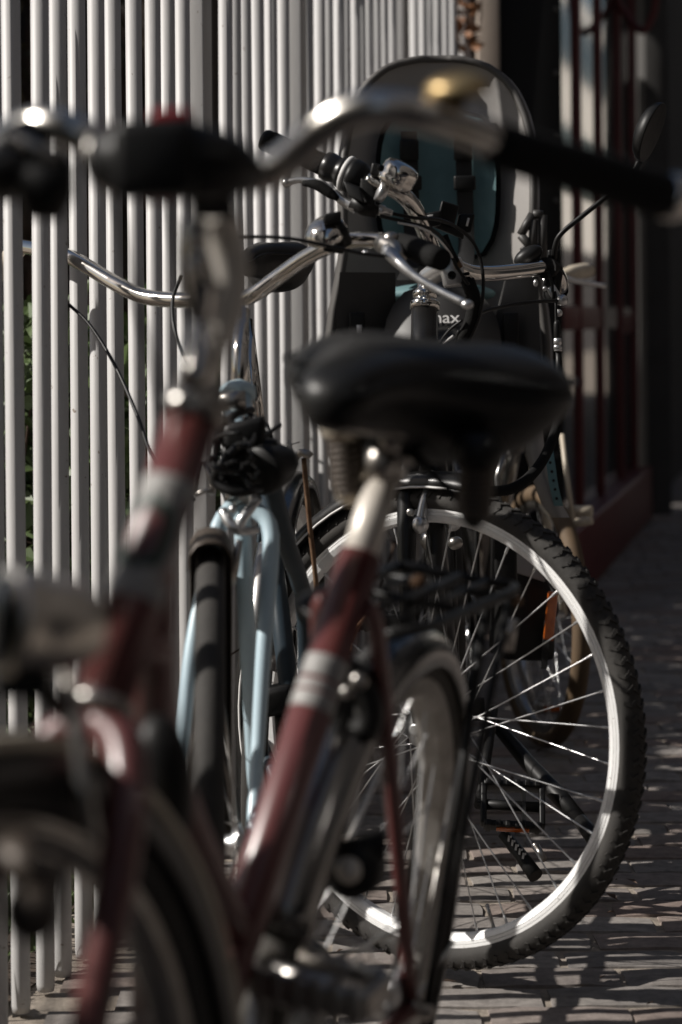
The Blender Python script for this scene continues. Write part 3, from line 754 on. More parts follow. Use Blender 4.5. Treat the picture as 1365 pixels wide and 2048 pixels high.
for (px, py, hh) in ((1115.5, 676, .018), (1116.5, 692, .008), (1120.5, 797, .014)):
    m_.lathe(P(px, py, 3.753), V((0, 0, -1)), [(.0045, 0), (.0064, .001), (.0064, hh*.55), (.0052, hh*.58), (.0064, hh*.64), (.0064, hh), (.0045, hh)], 12)
part('cable_connector', m_, M['alu'], A)
m_ = MB(); m_.lathe(P(1114, 640, 3.755), V((0.02, 0, -1)), [(.003, 0), (.0052, .006), (.0056, .03), (.005, .031)], 10); m_.lathe(P(1117.5, 702, 3.755), V((0.02, 0, -1)), [(.005, 0), (.0054, .03), (.003, .042)], 10); part('connector_boot', m_, M['black'], A)
m_ = MB(); m_.tube(PP([(913, 524, 3.55), (919, 536, 3.552)]), .0058, 10); part('cable_crimp', m_, M['rust'], A)
# mirror
tube_part('mirror_stem', [(1108, 520, 3.79), (1112, 488, 3.78), (1124, 466, 3.775), (1165, 432, 3.77), (1215, 392, 3.765), (1262, 352, 3.76), (1280, 322, 3.76)], [.0052, .0042, .0042, .0042, .006], 'black', A, 10, 5)
mc = P(1303, 264, 3.75); nfm = V((.87, -.33, -.37)).normalized()
m_ = MB(); m_.lathe(mc, nfm, [(.004, -.021), (.024, -.020), (.038, -.015), (.0465, -.007), (.0485, .001), (.0480, .003), (.0468, .0032)], 40); mo = part('mirror', m_, M['black'], A)
m_ = MB(); m_.lathe(mc+nfm*.0005, nfm, [(.0470, -.001), (.0468, .0022), (.0, .0022)], 40); part('mirror_face', m_, M['mirrorglass'], mo)
# frame and rear
BBA = P(905, 1400, 4.15); BBA.z = .29; ST = V((.185, 4.42, .86)); RA = V((.19, 4.63, .345))
dk = lambda n_, a, b, r_, m='blackpaint': part(n_, MB().tube([a, b], r_, 14), M[m], A)
dk('down_tube', HB+ax*.02, BBA, .018); dk('top_tube', HB+ax*.10, BBA+(ST-BBA)*.55, .015); dk('seat_tube', BBA, ST, .0145)
for sg in (-1, 1):
    dk('chain_stay', BBA+V((sg*.03, .02, 0)), RA+V((sg*.06, 0, 0)), .009); dk('seat_stay', BBA+(ST-BBA)*.75, RA+V((sg*.06, 0, 0)), .007)
wheel(A, RA, V((1, 0.02, 0)), .345, .02, 'rubber', 'rim', 24, .1, .02, name='rear_wheel')
saddle(A, ST+V((0, .03, .07)), V((0, -1, 0)))
m_ = MB(); m_.box(RA+V((0, .03, .40)), V((.065, 0, 0)), V((0, .2, 0)), V((0, 0, .006)), .004); m_.tube([RA+V((.07, 0, 0)), RA+V((.065, .05, .4))], .005); m_.tube([RA+V((-.07, 0, 0)), RA+V((-.065, .05, .4))], .005); part('rear_rack', m_, M['black'], A)
m_ = MB(); m_.lathe(BBA+V((-.055, 0, 0)), V((1, 0, 0)), [(.02, 0), (.02, .11)], 16); m_.lathe(BBA+V((-.05, 0, 0)), V((-1, 0, 0)), [(.085, 0), (.085, .004)], 32); part('crankset', m_, M['black'], A)
def pedal(root, c, ex, ey, ez, m='black', refl=True):
    m_ = MB(); a, b = .048, .036
    for s_ in (-1, 1):
        m_.box(c+ey*b*s_, ex*a, ey*.005, ez*.012, .003); m_.box(c+ex*a*s_, ex*.005, ey*b, ez*.011, .003)
        for k in range(6):
            m_.box(c+ey*(b+.001)*s_+ex*(-.04+k*.016), ex*.004, ey*.005, ez*.0145, .001)
    m_.tube([c-ex*.058, c+ex*.045], .009, 10); m_.box(c+ex*.018, ex*.003, ey*b, ez*.010)
    p = part('pedal', m_, M[m], root)
    if refl:
        m_ = MB(); m_.box(c-ey*(b+.006), ex*.027, ey*.002, ez*.006, .001); part('reflector', m_, M['orange'], p)
    return p
pc = P(1026, 1612, 3.98)
dk('crank', BBA+V((.07, 0, 0)), pc+V((-.055, 0, .0)), .009, 'black')
pedal(A, pc, V((1, -.06, -.05)).normalized(), V((.05, .6, .8)).normalized(), V((0, -.8, .6)).normalized())
pc2 = BBA*2-pc+V((-.03, 0, 0)); dk('crank', BBA-V((.07, 0, 0)), pc2+V((.055, 0, 0)), .009, 'black'); pedal(A, pc2, V((1, 0, 0)), V((0, 1, 0)), Z, refl=False)
# kickstands
m_ = MB(); m_.tube(PP([(985, 1440, 4.2), (1060, 1530, 4.1), (1112, 1585, 4.02), (1165, 1645, 3.95)]), [.011, .014, .016, .012], 10); m_.tube(PP([(1160, 1640, 3.95), (1200, 1690, 3.9)]), [.012, .016], 10); m_.box(P(1208, 1690, 3.9), V((.022, 0, -.006)), V((0, .012, 0)), Z*.009, .003)
part('kickstand', m_, M['black'], A)
m_ = MB(); m_.tube(PP([(1008, 1668, 4.0), (1046, 1716, 3.96), (1072, 1752, 3.93)]), [.0105, .0115, .013], 10); ks = part('stand_leg', m_, M['black'], A)
m_ = MB()
for k in range(5):
    p = P(1017+k*7.2, 1674+k*8.6, 3.98-.006*k)+V((0, -.0125, 0)); m_.box(p, V((.0016, 0, -.0005)), V((0, .0008, 0)), V((.0008, 0, .0048))); m_.box(p+V((.0028, 0, .003)), V((.002, 0, 0)), V((0, .0008, 0)), V((0, 0, .0016)))
part('white_mark', m_, M['white'], ks)
m_ = MB(); m_.tube(PP([(1072, 1692, 3.95), (1090, 1720, 3.93)]), [.007, .005], 10); m_.ell(P(1072, 1692, 3.95), V((.007, 0, 0)), V((0, .007, 0)), V((0, 0, .007))); part('spring_bolt', m_, M['steel'], ks)
m_ = MB(); m_.box(P(1010, 1110, 4.3), V((.02, 0, 0)), V((0, .03, 0)), V((0, 0, .06)), .006); part('battery', m_, M['black'], A)
m_ = MB(); m_.lathe(P(865, 1080, 3.7), V((-.4, -1, 0)), [(.012, 0), (.016, .002), (.016, .012), (.006, .016)], 16); part('brake_roller', m_, M['steel'], A); m_ = MB(); m_.lathe(P(915, 1085, 3.75), V((-.4, -1, 0)), [(.008, 0), (.010, .002), (.010, .016), (.004, .02)], 16); part('brake_roller', m_, M['steel'], A)

# ------------------------------------------------------------------ child seat on the rack of the black bicycle
CS = thing('child_seat', P(872, 640, 4.62), 'grey child bicycle seat with teal cushion and black harness behind the black handlebar', 'child seat')
dS = 4.66; sS = F/dS
def shell_w(v):   # half outline in px as function of image y
    tab = [(122, 30), (128, 70), (140, 100), (160, 128), (190, 150), (230, 168), (290, 181), (360, 186), (440, 184), (500, 182), (540, 186), (600, 200), (680, 210), (780, 212)]
    for i in range(len(tab)-1):
        if tab[i][0] <= v <= tab[i+1][0]:
            k = (v-tab[i][0])/(tab[i+1][0]-tab[i][0]); return tab[i][1]+k*(tab[i+1][1]-tab[i][1])
    return tab[-1][1]
rows = []; rows_b = []
ys = [122, 125, 131, 140, 152, 168, 188, 212, 240, 275, 315, 360, 410, 460, 510, 560, 620, 690, 770]
for y in ys:
    hw = shell_w(y); row = []; rb_ = []
    fl = min(1, (y-110)/300.0)**.9
    for i in range(17):
        u = -1+i/8.0
        wing = (abs(u)**2.6)*.125*fl
        dd = dS-wing-(.035*(1-fl))
        base = P(872+(2 if y < 300 else 0), y, dS); x = base.x+hw/sS*u*(1-.0)
        zz = base.z
        row.append(V((x, dd, zz))); rb_.append(V((x*1.0+(.012*(u*abs(u))), dd+.016*(1-abs(u)**3)+.002, zz+(.004 if y < 140 else 0))))
    rows.append(row); rows_b.append(rb_)
m_ = MB(); m_.grid(rows); m_.grid(rows_b)
m_.grid([rows[0], rows_b[0]]); m_.grid([rows[-1], rows_b[-1]]); m_.grid([[r_[0] for r_ in rows], [r_[0] for r_ in rows_b]]); m_.grid([[r_[-1] for r_ in rows], [r_[-1] for r_ in rows_b]])
part('shell', m_, M['seatshell'], CS)
edge = [r_[0] for r_ in rows[::-1]]+rows[0][1:-1]+[r_[-1] for r_ in rows]
m_ = MB(); m_.tube(edge, .0075, 8); part('shell_rim', m_, M['seatrim'], CS)
def cush(cx, y0, y1, hw0, d0, bulge, mname, name, ex=3.2, wing=.05):
    rows = []
    for j in range(13):
        tv = -1+j/6.0; y = (y0+y1)/2+(y1-y0)/2*tv
        hw = hw0*(1-abs(tv)**ex)**(1/ex) if abs(tv) < 1 else 0.001
        row = []
        for i in range(15):
            u = -1+i/7.0
            th = bulge*max(0, (1-abs(u)**4))*max(0, (1-tv**6))
            p = P(cx+hw*u, y, d0); p.y = d0-th-wing*(abs(u*hw/hw0)**2.2); row.append(p)
        rows.append(row)
    m_ = MB(); m_.grid(rows); return part(name, m_, M[mname], CS)
cush(874, 208, 540, 124, 4.652, .004, 'strap', 'cushion_edge', wing=.06)
cush(874, 216, 532, 114, 4.643, .018, 'teal', 'cushion', wing=.06)
for px in (818, 926):
    m_ = MB(); q = PP([(px, 262, 4.60), (px+2, 320, 4.592), (px+4, 380, 4.586), (px+6, 440, 4.585), (px+6, 520, 4.56), (px-8+(0 if px < 870 else -6), 560, 4.50)])
    q = crom(q, 4)
    m_.grid([[p+V((-.0155, 0, 0)), p+V((0, -.003, 0)), p+V((.0155, 0, 0))] for p in q]); sto = part('harness_strap', m_, M['strap'], CS)
    m_ = MB(); m_.box(P(px+4, 366, 4.578), V((.021, 0, 0)), V((0, .006, 0)), V((0, 0, .014)), .004); part('strap_buckle', m_, M['black'], sto); m_ = MB(); m_.box(P(px+1, 300, 4.584), V((.018, 0, 0)), V((0, .005, 0)), V((0, 0, .02)), .004); part('strap_buckle', m_, M['black'], sto)
# pan, pommel, side guards
m_ = MB(); m_.ell(P(874, 588, 4.57), V((.112, 0, 0)), V((0, .09, 0)), V((0, 0, .022)), 24, 10); part('seat_pad', m_, M['teal'], CS)
rows = []
for j in range(10):
    a = j/9.0; y = 556+(800-556)*a
    hw = 118*(1-(1-min(1, a*1.9))**2.2)**.5 if a > 0 else 2
    row = []
    for i in range(15):
        u = -1+i/7.0; p = P(886+hw*u, y, 4.37); p.y = 4.41-.13*a**.8+.055*abs(u)**2.3; row.append(p)
    rows.append(row)
back = [[p+V((0, .02, -.004)) for p in r_] for r_ in rows]
m_ = MB(); m_.grid(rows); m_.grid(back); m_.grid([[r_[0] for r_ in rows], [r_[0] for r_ in back]]); m_.grid([[r_[-1] for r_ in rows], [r_[-1] for r_ in back]]); m_.grid([rows[0], back[0]])
fp_ = part('front_pommel', m_, M['seatdark'], CS)
for sg, (xa, xb) in ((-1, (662, 792)), (1, (985, 1084))):
    rows = []
    for j in range(9):
        a = j/8.0; y = 545+(840-545)*a; row = []
        x0 = xa+(18*(1-a) if sg < 0 else 30*(1-min(1, a*2.5))); x1 = xb-(10*(1-a) if sg > 0 else 0)
        for i in range(7):
            u = i/6.0; p = P(x0+(x1-x0)*u, y, 4.45); p.y = 4.42+.06*((u if sg < 0 else 1-u))**1.5*.7-.0*a; row.append(p)
        rows.append(row)
    back = [[p+V((0, .014, 0)) for p in r_] for r_ in rows]
    m_ = MB(); m_.grid(rows); m_.grid(back); m_.grid([[r_[0] for r_ in rows], [r_[0] for r_ in back]]); m_.grid([[r_[-1] for r_ in rows], [r_[-1] for r_ in back]]); m_.grid([rows[0], back[0]])
    so_ = part('leg_guard', m_, M['seatdark'], CS)
    m_ = MB(); xm = 715 if sg < 0 else 1022
    m_.box(P(xm, 660, 4.41), V((.014, 0, 0)), V((0, .008, 0)), V((0, 0, .032)), .003); part('slot', m_, M['black'], so_)
m_ = MB(); m_.tube(PP([(719, 650, 4.395), (719, 672, 4.395)]), .0045, 10); part('adjuster_pin', m_, M['white'], CS)
# right leg rest with holed strap
m_ = MB(); m_.grid([[P(a, y, 4.4), P((a+b)/2, y, 4.36), P(b, y, 4.4)] for a, b, y in ((1050, 1082, 830), (1052, 1090, 900), (1062, 1104, 950), (1084, 1126, 1010), (1104, 1140, 1035))]); m_.grid([[P(a, y, 4.415), P((a+b)/2, y, 4.40), P(b, y, 4.415)] for a, b, y in ((1050, 1082, 830), (1052, 1090, 900), (1062, 1104, 950), (1084, 1126, 1010), (1104, 1140, 1035))]); part('leg_rest', m_, M['seatshell'], CS)
m_ = MB(); q = crom(PP([(1098, 900, 4.37), (1103, 935, 4.36), (1108, 970, 4.355), (1118, 1012, 4.36)]), 4); m_.grid([[p+V((-.008, 0, 0)), p+V((.008, 0, 0))] for p in q]); m_.grid([[p+V((-.008, .003, 0)), p+V((.008, .003, 0))] for p in q]); fs_ = part('foot_strap', m_, M['teal'], CS)
m_ = MB()
for k in range(5): m_.lathe(P(1101+k*3.2, 925+k*18, 4.355), V((0, -1, 0)), [(.0026, -.003), (.0026, .001)], 8)
part('strap_hole', m_, M['black'], fs_)
m_ = MB()
for a, b in (((1042, 470), (1066, 428)), ((1066, 428), (1086, 430)), ((1086, 430), (1086, 520)), ((1042, 470), (1066, 500)), ((1066, 500), (1068, 440))):
    m_.tube([P(a[0], a[1], 4.36), P(b[0], b[1], 4.36)], .008, 8)
m_.box(P(1064, 500, 4.37), V((.012, 0, .01)), V((0, .012, 0)), V((-.01, 0, .012)), .003)
part('rein_holder', m_, M['seatdark'], CS)
m_ = MB(); m_.box(P(1060, 640, 4.47), V((.007, 0, 0)), V((0, .007, 0)), V((0, 0, .10)), .003); part('support_bar', m_, M['seatshell'], CS)
def text(name, body, loc, size, rot, m, parent, ext=.0006):
    cu = bpy.data.curves.new(name, 'FONT'); cu.body = body; cu.size = size; cu.extrude = ext; cu.align_x = 'CENTER'; cu.align_y = 'CENTER'
    to = bpy.data.objects.new(name, cu); C.objects.link(to)
    dg = bpy.context.evaluated_depsgraph_get(); me = bpy.data.meshes.new_from_object(to.evaluated_get(dg))
    bpy.data.objects.remove(to)
    o = bpy.data.objects.new(name, me); C.objects.link(o); me.materials.clear(); me.materials.append(M[m])
    o.parent = parent; o.location = loc-off_of(parent); o.rotation_euler = rot
    return o
tx = text('lettering', 'max', P(888, 636, 4.349), .034, (math.radians(62), 0, 0), 'white', fp_)

# ------------------------------------------------------------------ pannier behind the black bicycle wheel
pg = thing('pannier_bag', P(1050, 1190, 4.55), 'black pannier bag with grey reflective strip seen through the front spokes', 'bag')
m_ = MB(); m_.box(P(1046, 1185, 4.6), V((.055, .01, -.004)), V((-.01, .05, 0)), V((.004, 0, .125)), .02); part('bag_body', m_, M['black'], pg)
m_ = MB(); m_.box(P(1048, 1128, 4.544), V((.040, .007, -.014)), V((0, .003, 0)), V((0, 0, .021)), .002); part('reflective_strip', m_, M['opal'], pg)
m_ = MB(); m_.tube(PP([(1092, 1150, 4.53), (1108, 1180, 4.52), (1112, 1225, 4.52), (1100, 1236, 4.52)]), .005, 8, smooth=5); m_.box(P(1092, 1290, 4.54), V((.006, 0, 0)), V((0, .003, 0)), V((.004, 0, .045))); part('hanging_strap', m_, M['strap'], pg)

# ================================================================== BACKGROUND BICYCLE with cream grips
D = thing('small_bicycle', V((.44, 5.6, 0)), 'small grey bicycle with tan tyres and cream grips standing behind the black bicycle', 'bicycle')
cD = P(1082, 1232, 5.4); nD = V((-.97, -.24, 0)).normalized(); fD = V((-.24*0+.2, -.97, 0))
wheel(D, cD, nD, cD.z-.004, .02, 'tanrubber', 'steel', 28, .07, .015, name='front_wheel', sr=.001)
fwD = V((.2, -.98, 0)).normalized()
hD0 = cD+V((-.04, .12, .36)); hD1 = cD+V((-.05, .19, .62))
dk2 = lambda n_, a, b, r_, m='greymetal': part(n_, MB().tube([a, b], r_, 12), M[m], D)
dk2('head_tube', hD0, hD1, .018)
for sg in (-1, 1): part('fork_leg', MB().tube([hD0+nD*.03*sg, hD0+nD*.05*sg-Z*.06, cD+nD*.055*sg], [.012, .012, .008], 10), M['cream' if sg < 0 else 'greymetal'], D)  # one leg cream, the sunlight on it put into the colour
bbD = V((cD.x-.10, 5.85, .24)); stD = V((cD.x-.17, 6.1, .72)); rwD = V((cD.x-.2, 6.3, cD.z))
dk2('down_tube', hD0+Z*.05, bbD, .018); dk2('seat_tube', bbD, stD, .014)
for sg in (-1, 1): dk2('stay', rwD+V((.05*sg, 0, 0)), bbD+(stD-bbD)*.6, .008); dk2('chain_stay', rwD+V((.05*sg, 0, 0)), bbD, .008)
wheel(D, rwD, V((1, .2, 0)), cD.z-.004, .02, 'rubber', 'steel', 20, .1, .015, name='rear_wheel')
saddle(D, stD+Z*.06, fwD, Ln=.24, Wd=.08)
dk2('stem', hD1, P(1118, 560, 5.62), .011, 'alu')
tube_part('handlebar', [(1000, 572, 5.75), (1050, 566, 5.66), (1118, 556, 5.6), (1150, 556, 5.6), (1180, 545, 5.68)], .011, 'alu', D, 12, 5)
tube_part('grip', [(1120, 552, 5.5), (1145, 545, 5.52), (1178, 540, 5.58)], [.012, .0165, .0175], 'cream', D, 14, 4)
tube_part('brake_lever', [(1108, 560, 5.48), (1130, 558, 5.46), (1170, 566, 5.48), (1212, 572, 5.5)], [.010, .007, .006, .0055], 'alu', D, 10, 4)
tube_part('carrier_tube', [(1138, 1022, 5.4), (1184, 1022, 5.38)], .0125, 'cream', D, 14); tube_part('carrier_tube', [(1144, 1048, 5.5), (1184, 1040, 5.48)], .010, 'cream', D, 14)
tube_part('lit_fork_tube', [(1124, 868, 5.42), (1134, 950, 5.4), (1146, 1040, 5.38)], .0055, 'cream', D, 10)  # cream tube stands in for a fork leg catching sun
pd_ = P(1112, 1412, 5.66)
m_ = MB(); m_.tube(PP([(1044, 1315, 5.72), (1066, 1408, 5.68)]), [.009, .008], 10); m_.tube([bbD, P(1044, 1315, 5.72)], .01); part('crank', m_, M['alu'], D)
pedal(D, pd_, V((1, -.1, .02)).normalized(), V((.1, 1, 0)).normalized(), Z, 'steel')
m_ = MB(); m_.box(P(1102, 1232, 4.50), V((.010, .006, -.003)), V((0, .004, 0)), V((.005, 0, .045)), .004); part('reflector', m_, M['orange'], pg)

# ================================================================== BLUE BICYCLE leaning on the fence
B = thing('blue_bicycle', V((-.12, 3.2, 0)), 'pale blue bicycle leaning on the fence with its handlebar poking between the bars', 'bicycle')
nB = V((-.998, -.05, .008)).normalized(); cB = P(422, 1690, 2.86)
wB, _ = wheel(B, cB, nB, .352, .0165, 'darktyre', 'steel', 32, .07, .016, name='front_wheel', spoke_me=SPOKE_D)
# note: reference normal points to the fence side
cB2 = cB
mudguard(B, cB, nB, .375, .0265, -100, 13, 'brownmetal', .035, V((0, -1, 0)), 44)
hb0 = P(484, 985, 3.06); hb1 = P(476, 790, 3.13)
axB = (hb1-hb0).normalized()
part('head_tube', MB().tube([hb0, hb1], .0185, 20), M['blue'], B)
part('lower_headset', MB().lathe(hb0, -axB, [(.0185, -.004), (.022, 0), (.022, .01), (.018, .014)], 20), M['steel'], B)
m_ = MB(); m_.lathe(hb1, axB, [(.0185, -.004), (.024, -.002), (.024, .008), (.019, .012), (.013, .016)], 20); part('upper_headset', m_, M['blue'], B)
m_ = MB(); m_.tube(PP([(438, 803, 3.06), (492, 800, 3.06)]), .0125, 16); part('lamp_bracket', m_, M['steel'], B)
part('stem', MB().tube(PP([(478, 800, 3.13), (481, 700, 3.16), (484, 620, 3.19)]), .0112, 16), M['chrome'], B)
for sg in (1, -1):
    o_ = nB*.046*sg
    p0 = hb0-axB*.03+o_*.55
    pts = [hb0-axB*.02+o_*.3, p0-axB*.03+o_*.2, cB+(hb0-cB)*.55+o_*.95, cB+(hb0-cB)*.25+o_+V((0, .015, 0)), cB+o_*1.05]
    part('fork_leg', MB().tube(pts, [.0105, .0108, .0098, .0085, .0075], 14, smooth=5), M['blue'], B)
m_ = MB(); m_.tube([cB-nB*.07, cB+nB*.07], .007, 10); m_.lathe(cB-nB*.058, -nB, [(.012, 0), (.012, .008), (.008, .009), (.008, .016), (.004, .018)], 12); m_.lathe(cB+nB*.058, nB, [(.012, 0), (.012, .008), (.008, .009), (.008, .016), (.004, .018)], 12); part('axle', m_, M['alu'], B)
# mudguard stirrup, caliper brake
m_ = MB()
for pts in ([(392, 990, 2.98), (398, 950, 2.99), (404, 925, 3.0)], [(428, 985, 2.98), (420, 950, 2.99), (412, 925, 3.0)], [(392, 990, 2.98), (410, 982, 2.98), (430, 986, 2.98)]): m_.tube(PP(pts), .003, 8)
part('mudguard_stirrup', m_, M['steel'], B)
m_ = MB(); m_.tube(PP([(445, 1020, 2.97), (462, 1048, 2.96), (490, 1062, 2.96), (515, 1060, 2.97)]), [.006, .007, .006, .005], 10, smooth=4); m_.tube(PP([(520, 995, 2.98), (500, 1020, 2.965), (484, 1040, 2.96), (478, 1070, 2.96)]), [.004, .006, .007, .006], 10, smooth=4); m_.ell(P(509, 996, 2.98), V((.007, 0, 0)), V((0, .007, 0)), V((0, 0, .01))); m_.ell(P(466, 1018, 2.96), V((.005, 0, 0)), V((0, .005, 0)), V((0, 0, .005)))
part('caliper_brake', m_, M['alu'], B)
m_ = MB(); m_.tube(PP([(480, 1080, 2.95), (470, 1130, 2.95), (468, 1170, 2.95)]), [.004, .006, .003], 8); part('brake_shoe', m_, M['steel'], B)
# frame
bbB = V((-.06, 3.42, .28)); stB = V((-.13, 3.72, .80)); rB = P(566, 1392, 3.95)
part('down_tube', MB().tube(PP([(478, 850, 3.09), (484, 1000, 3.07), (491, 1180, 3.08), (503, 1400, 3.12), (527, 1650, 3.2)])+[bbB], .0112, 14, smooth=4), M['blue'], B)
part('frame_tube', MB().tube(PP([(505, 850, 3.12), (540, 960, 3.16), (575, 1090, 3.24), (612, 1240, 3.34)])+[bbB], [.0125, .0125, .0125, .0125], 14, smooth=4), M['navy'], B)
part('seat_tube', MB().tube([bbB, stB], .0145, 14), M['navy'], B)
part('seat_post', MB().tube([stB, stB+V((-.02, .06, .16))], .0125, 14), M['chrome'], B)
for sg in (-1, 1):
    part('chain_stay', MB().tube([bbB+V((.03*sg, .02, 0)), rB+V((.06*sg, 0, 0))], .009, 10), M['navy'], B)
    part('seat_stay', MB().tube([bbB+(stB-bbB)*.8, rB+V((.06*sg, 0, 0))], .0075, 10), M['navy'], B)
nR = V((-.99, .10, .06)).normalized()
wheel(B, rB, nR, .345, .019, 'rubber', 'rim', 32, .09, .02, name='rear_wheel')
mudguard(B, rB, nR, .368, .028, -110, 75, 'greymetal', .026, V((0, -1, 0)), 44)
sB = saddle(B, P(540, 518, 3.9), V((-.25, -1, 0)), Ln=.25, Wd=.060)
# handlebar
barB = [(40, 492, 3.70), (85, 500, 3.64), (135, 512, 3.585), (175, 533, 3.55), (230, 566, 3.50), (285, 592, 3.455), (350, 600, 3.42), (430, 598, 3.385), (482, 597, 3.36), (515, 585, 3.34), (560, 552, 3.32), (610, 517, 3.29), (660, 492, 3.26), (710, 481, 3.235), (760, 482, 3.21), (800, 488, 3.18), (830, 494, 3.16)]
hbB = tube_part('handlebar', barB, .0113, 'chrome', B, 16, 6)
m_ = MB(); m_.lathe(P(448, 597, 3.378), P(500, 592, 3.35)-P(448, 597, 3.378), [(.0118, -.006), (.0165, -.004), (.0165, .03), (.0118, .032)], 18); part('bar_clamp', m_, M['chrome'], B)
tube_part('grip', [(800, 488, 3.18), (830, 498, 3.15), (885, 520, 3.10)], [.015, .0155, .0165, .0145], 'grip', B, 16, 4)
tube_part('grip', [(40, 492, 3.70), (0, 540, 3.73), (-40, 575, 3.76)], [.0145, .016, .0155], 'cream', B, 16, 4)
m_ = MB(); m_.tube(PP([(765, 486, 3.18), (790, 500, 3.15), (800, 520, 3.13)]), [.013, .012, .009], 12, smooth=3); m_.ell(P(782, 478, 3.17), V((.011, 0, 0)), V((0, .011, 0)), V((0, 0, .010))); lb = part('lever_bracket', m_, M['steel'], B)
m_ = MB(); m_.tube(PP([(776, 500, 3.15), (796, 522, 3.12), (830, 552, 3.10), (880, 582, 3.08), (934, 608, 3.06)]), [.010, .0085, .0055, .0048, .0048], 10, smooth=4); m_.ell(P(935, 609, 3.06), V((.008, 0, 0)), V((0, .007, 0)), V((0, 0, .006))); m_.ell(P(731, 506, 3.17), V((.004, 0, 0)), V((0, .004, 0)), V((0, 0, .004))); part('brake_lever', m_, M['alu'], lb)
m_ = MB(); bo = P(655, 473, 3.22); bx = V((-.25, -.55, .8)).normalized(); m_.lathe(bo, bx, [(.024, 0), (.0295, .002), (.0295, .007), (.026, .015), (.017, .022), (.006, .025), (0, .0255)], 28); bB = part('bell', m_, M['chrome'], B)
m_ = MB(); m_.box(P(665, 436, 3.2), V((.012, 0, .002)), V((0, .012, 0)), V((0, 0, .007)), .003); m_.tube(PP([(672, 440, 3.2), (688, 462, 3.2), (697, 486, 3.21)]), .006, 8); m_.box(P(668, 492, 3.235), V((.014, 0, -.002)), V((0, .012, 0)), V((0, 0, .009)), .003); part('bell_base', m_, M['black'], bB)
for pts, rr, mm in (
  ([(775, 512, 3.14), (730, 508, 3.12), (670, 495, 3.1), (600, 480, 3.09), (540, 474, 3.09), (480, 474, 3.1)], .0024, 'cable'),
  ([(362, 552, 3.38), (346, 600, 3.36), (350, 660, 3.33), (376, 730, 3.3), (420, 800, 3.22), (450, 900, 3.1)], .0026, 'cable'),
  ([(135, 606, 3.56), (180, 650, 3.53), (230, 730, 3.48), (275, 830, 3.4), (310, 920, 3.32), (390, 1000, 3.2)], .0026, 'cable'),
  ([(560, 850, 3.05), (520, 880, 3.0), (470, 900, 2.98), (440, 960, 2.98)], .003, 'cable'),
  ([(430, 830, 3.03), (470, 850, 3.0), (500, 890, 2.98), (540, 920, 2.99), (566, 900, 3.0)], .0045, 'cable'),
  ([(435, 870, 3.02), (460, 910, 2.99), (440, 950, 2.98), (480, 975, 2.98), (540, 960, 2.98)], .004, 'cable'),
  ([(425, 840, 3.04), (450, 880, 3.0), (500, 920, 2.98), (520, 950, 2.98)], .005, 'cable'),
  ([(500, 830, 3.06), (530, 850, 3.04), (545, 890, 3.02), (535, 950, 3.0)], .004, 'cable'),
  ([(480, 890, 2.96), (450, 920, 2.95), (430, 960, 2.96), (470, 985, 2.95), (520, 978, 2.96)], .006, 'cable'),
  ([(505, 820, 3.08), (470, 830, 3.04), (440, 870, 3.0), (430, 920, 2.98), (450, 965, 2.97)], .005, 'cable')):
    tube_part('cable', pts, rr, mm, B, 8, 6)
m_ = MB(); m_.lathe(P(532, 938, 2.98), V((-.5, -.75, -.15)), [(.001, -.055), (.016, -.05), (.026, -.03), (.031, .0), (.031, .012), (.028, .015), (.0, .018)], 24); m_.box(P(500, 930, 3.0), V((.036, 0, .004)), V((0, .02, 0)), V((0, 0, .030)), .010); m_.box(P(490, 872, 3.0), V((.026, 0, .006)), V((0, .02, 0)), V((0, 0, .020)), .008); part('head_lamp', m_, M['black'], B)
r = random.Random(5)
for q in range(9):
    a0 = r.uniform(0, 6.28); cx, cy = r.uniform(470, 520), r.uniform(860, 945); rx, ry = r.uniform(24, 58), r.uniform(20, 48)
    pts = [(cx+rx*math.cos(a0+i*.8), cy+ry*math.sin(a0+i*.8), 2.97+.06*math.sin(i+q)) for i in range(r.randint(4, 7))]
    tube_part('cable', pts, r.uniform(.0022, .0042), 'cable', B, 8, 5)
# rusty carrier stay with bent wire bracket
tube_part('rusty_stay', [(608, 916, 3.42), (612, 960, 3.42), (620, 1050, 3.43), (628, 1120, 3.44), (634, 1180, 3.45)], .0036, 'rust', B, 8, 3)
m_ = MB(); m_.tube(PP([(566, 926, 3.42), (578, 880, 3.42), (592, 926, 3.42)]), .0024, 6); m_.tube(PP([(566, 926, 3.42), (594, 926, 3.42)]), .0026, 6); m_.tube(PP([(580, 890, 3.42), (600, 884, 3.42)]), .001, 5); m_.tube(PP([(594, 918, 3.42), (602, 905, 3.41), (618, 910, 3.41), (622, 914, 3.41)]), [.003, .0055, .0065, .006], 8, smooth=3); part('wire_bracket', m_, M['steel'], B)
m_ = MB(); m_.box(P(374, 1682, 2.80), V((.0025, .003, 0)), V((0, .012, 0)), V((0, 0, .035)), .002); part('reflector', m_, M['orange'], B)
m_ = MB(); m_.box(P(548, 1400, 3.5), V((.026, .0, .006)), V((0, .03, 0)), V((0, 0, .02)), .008); m_.tube(PP([(556, 1380, 3.5), (565, 1500, 3.48)]), .008, 10); pedB = part('pedal', m_, M['black'], B)

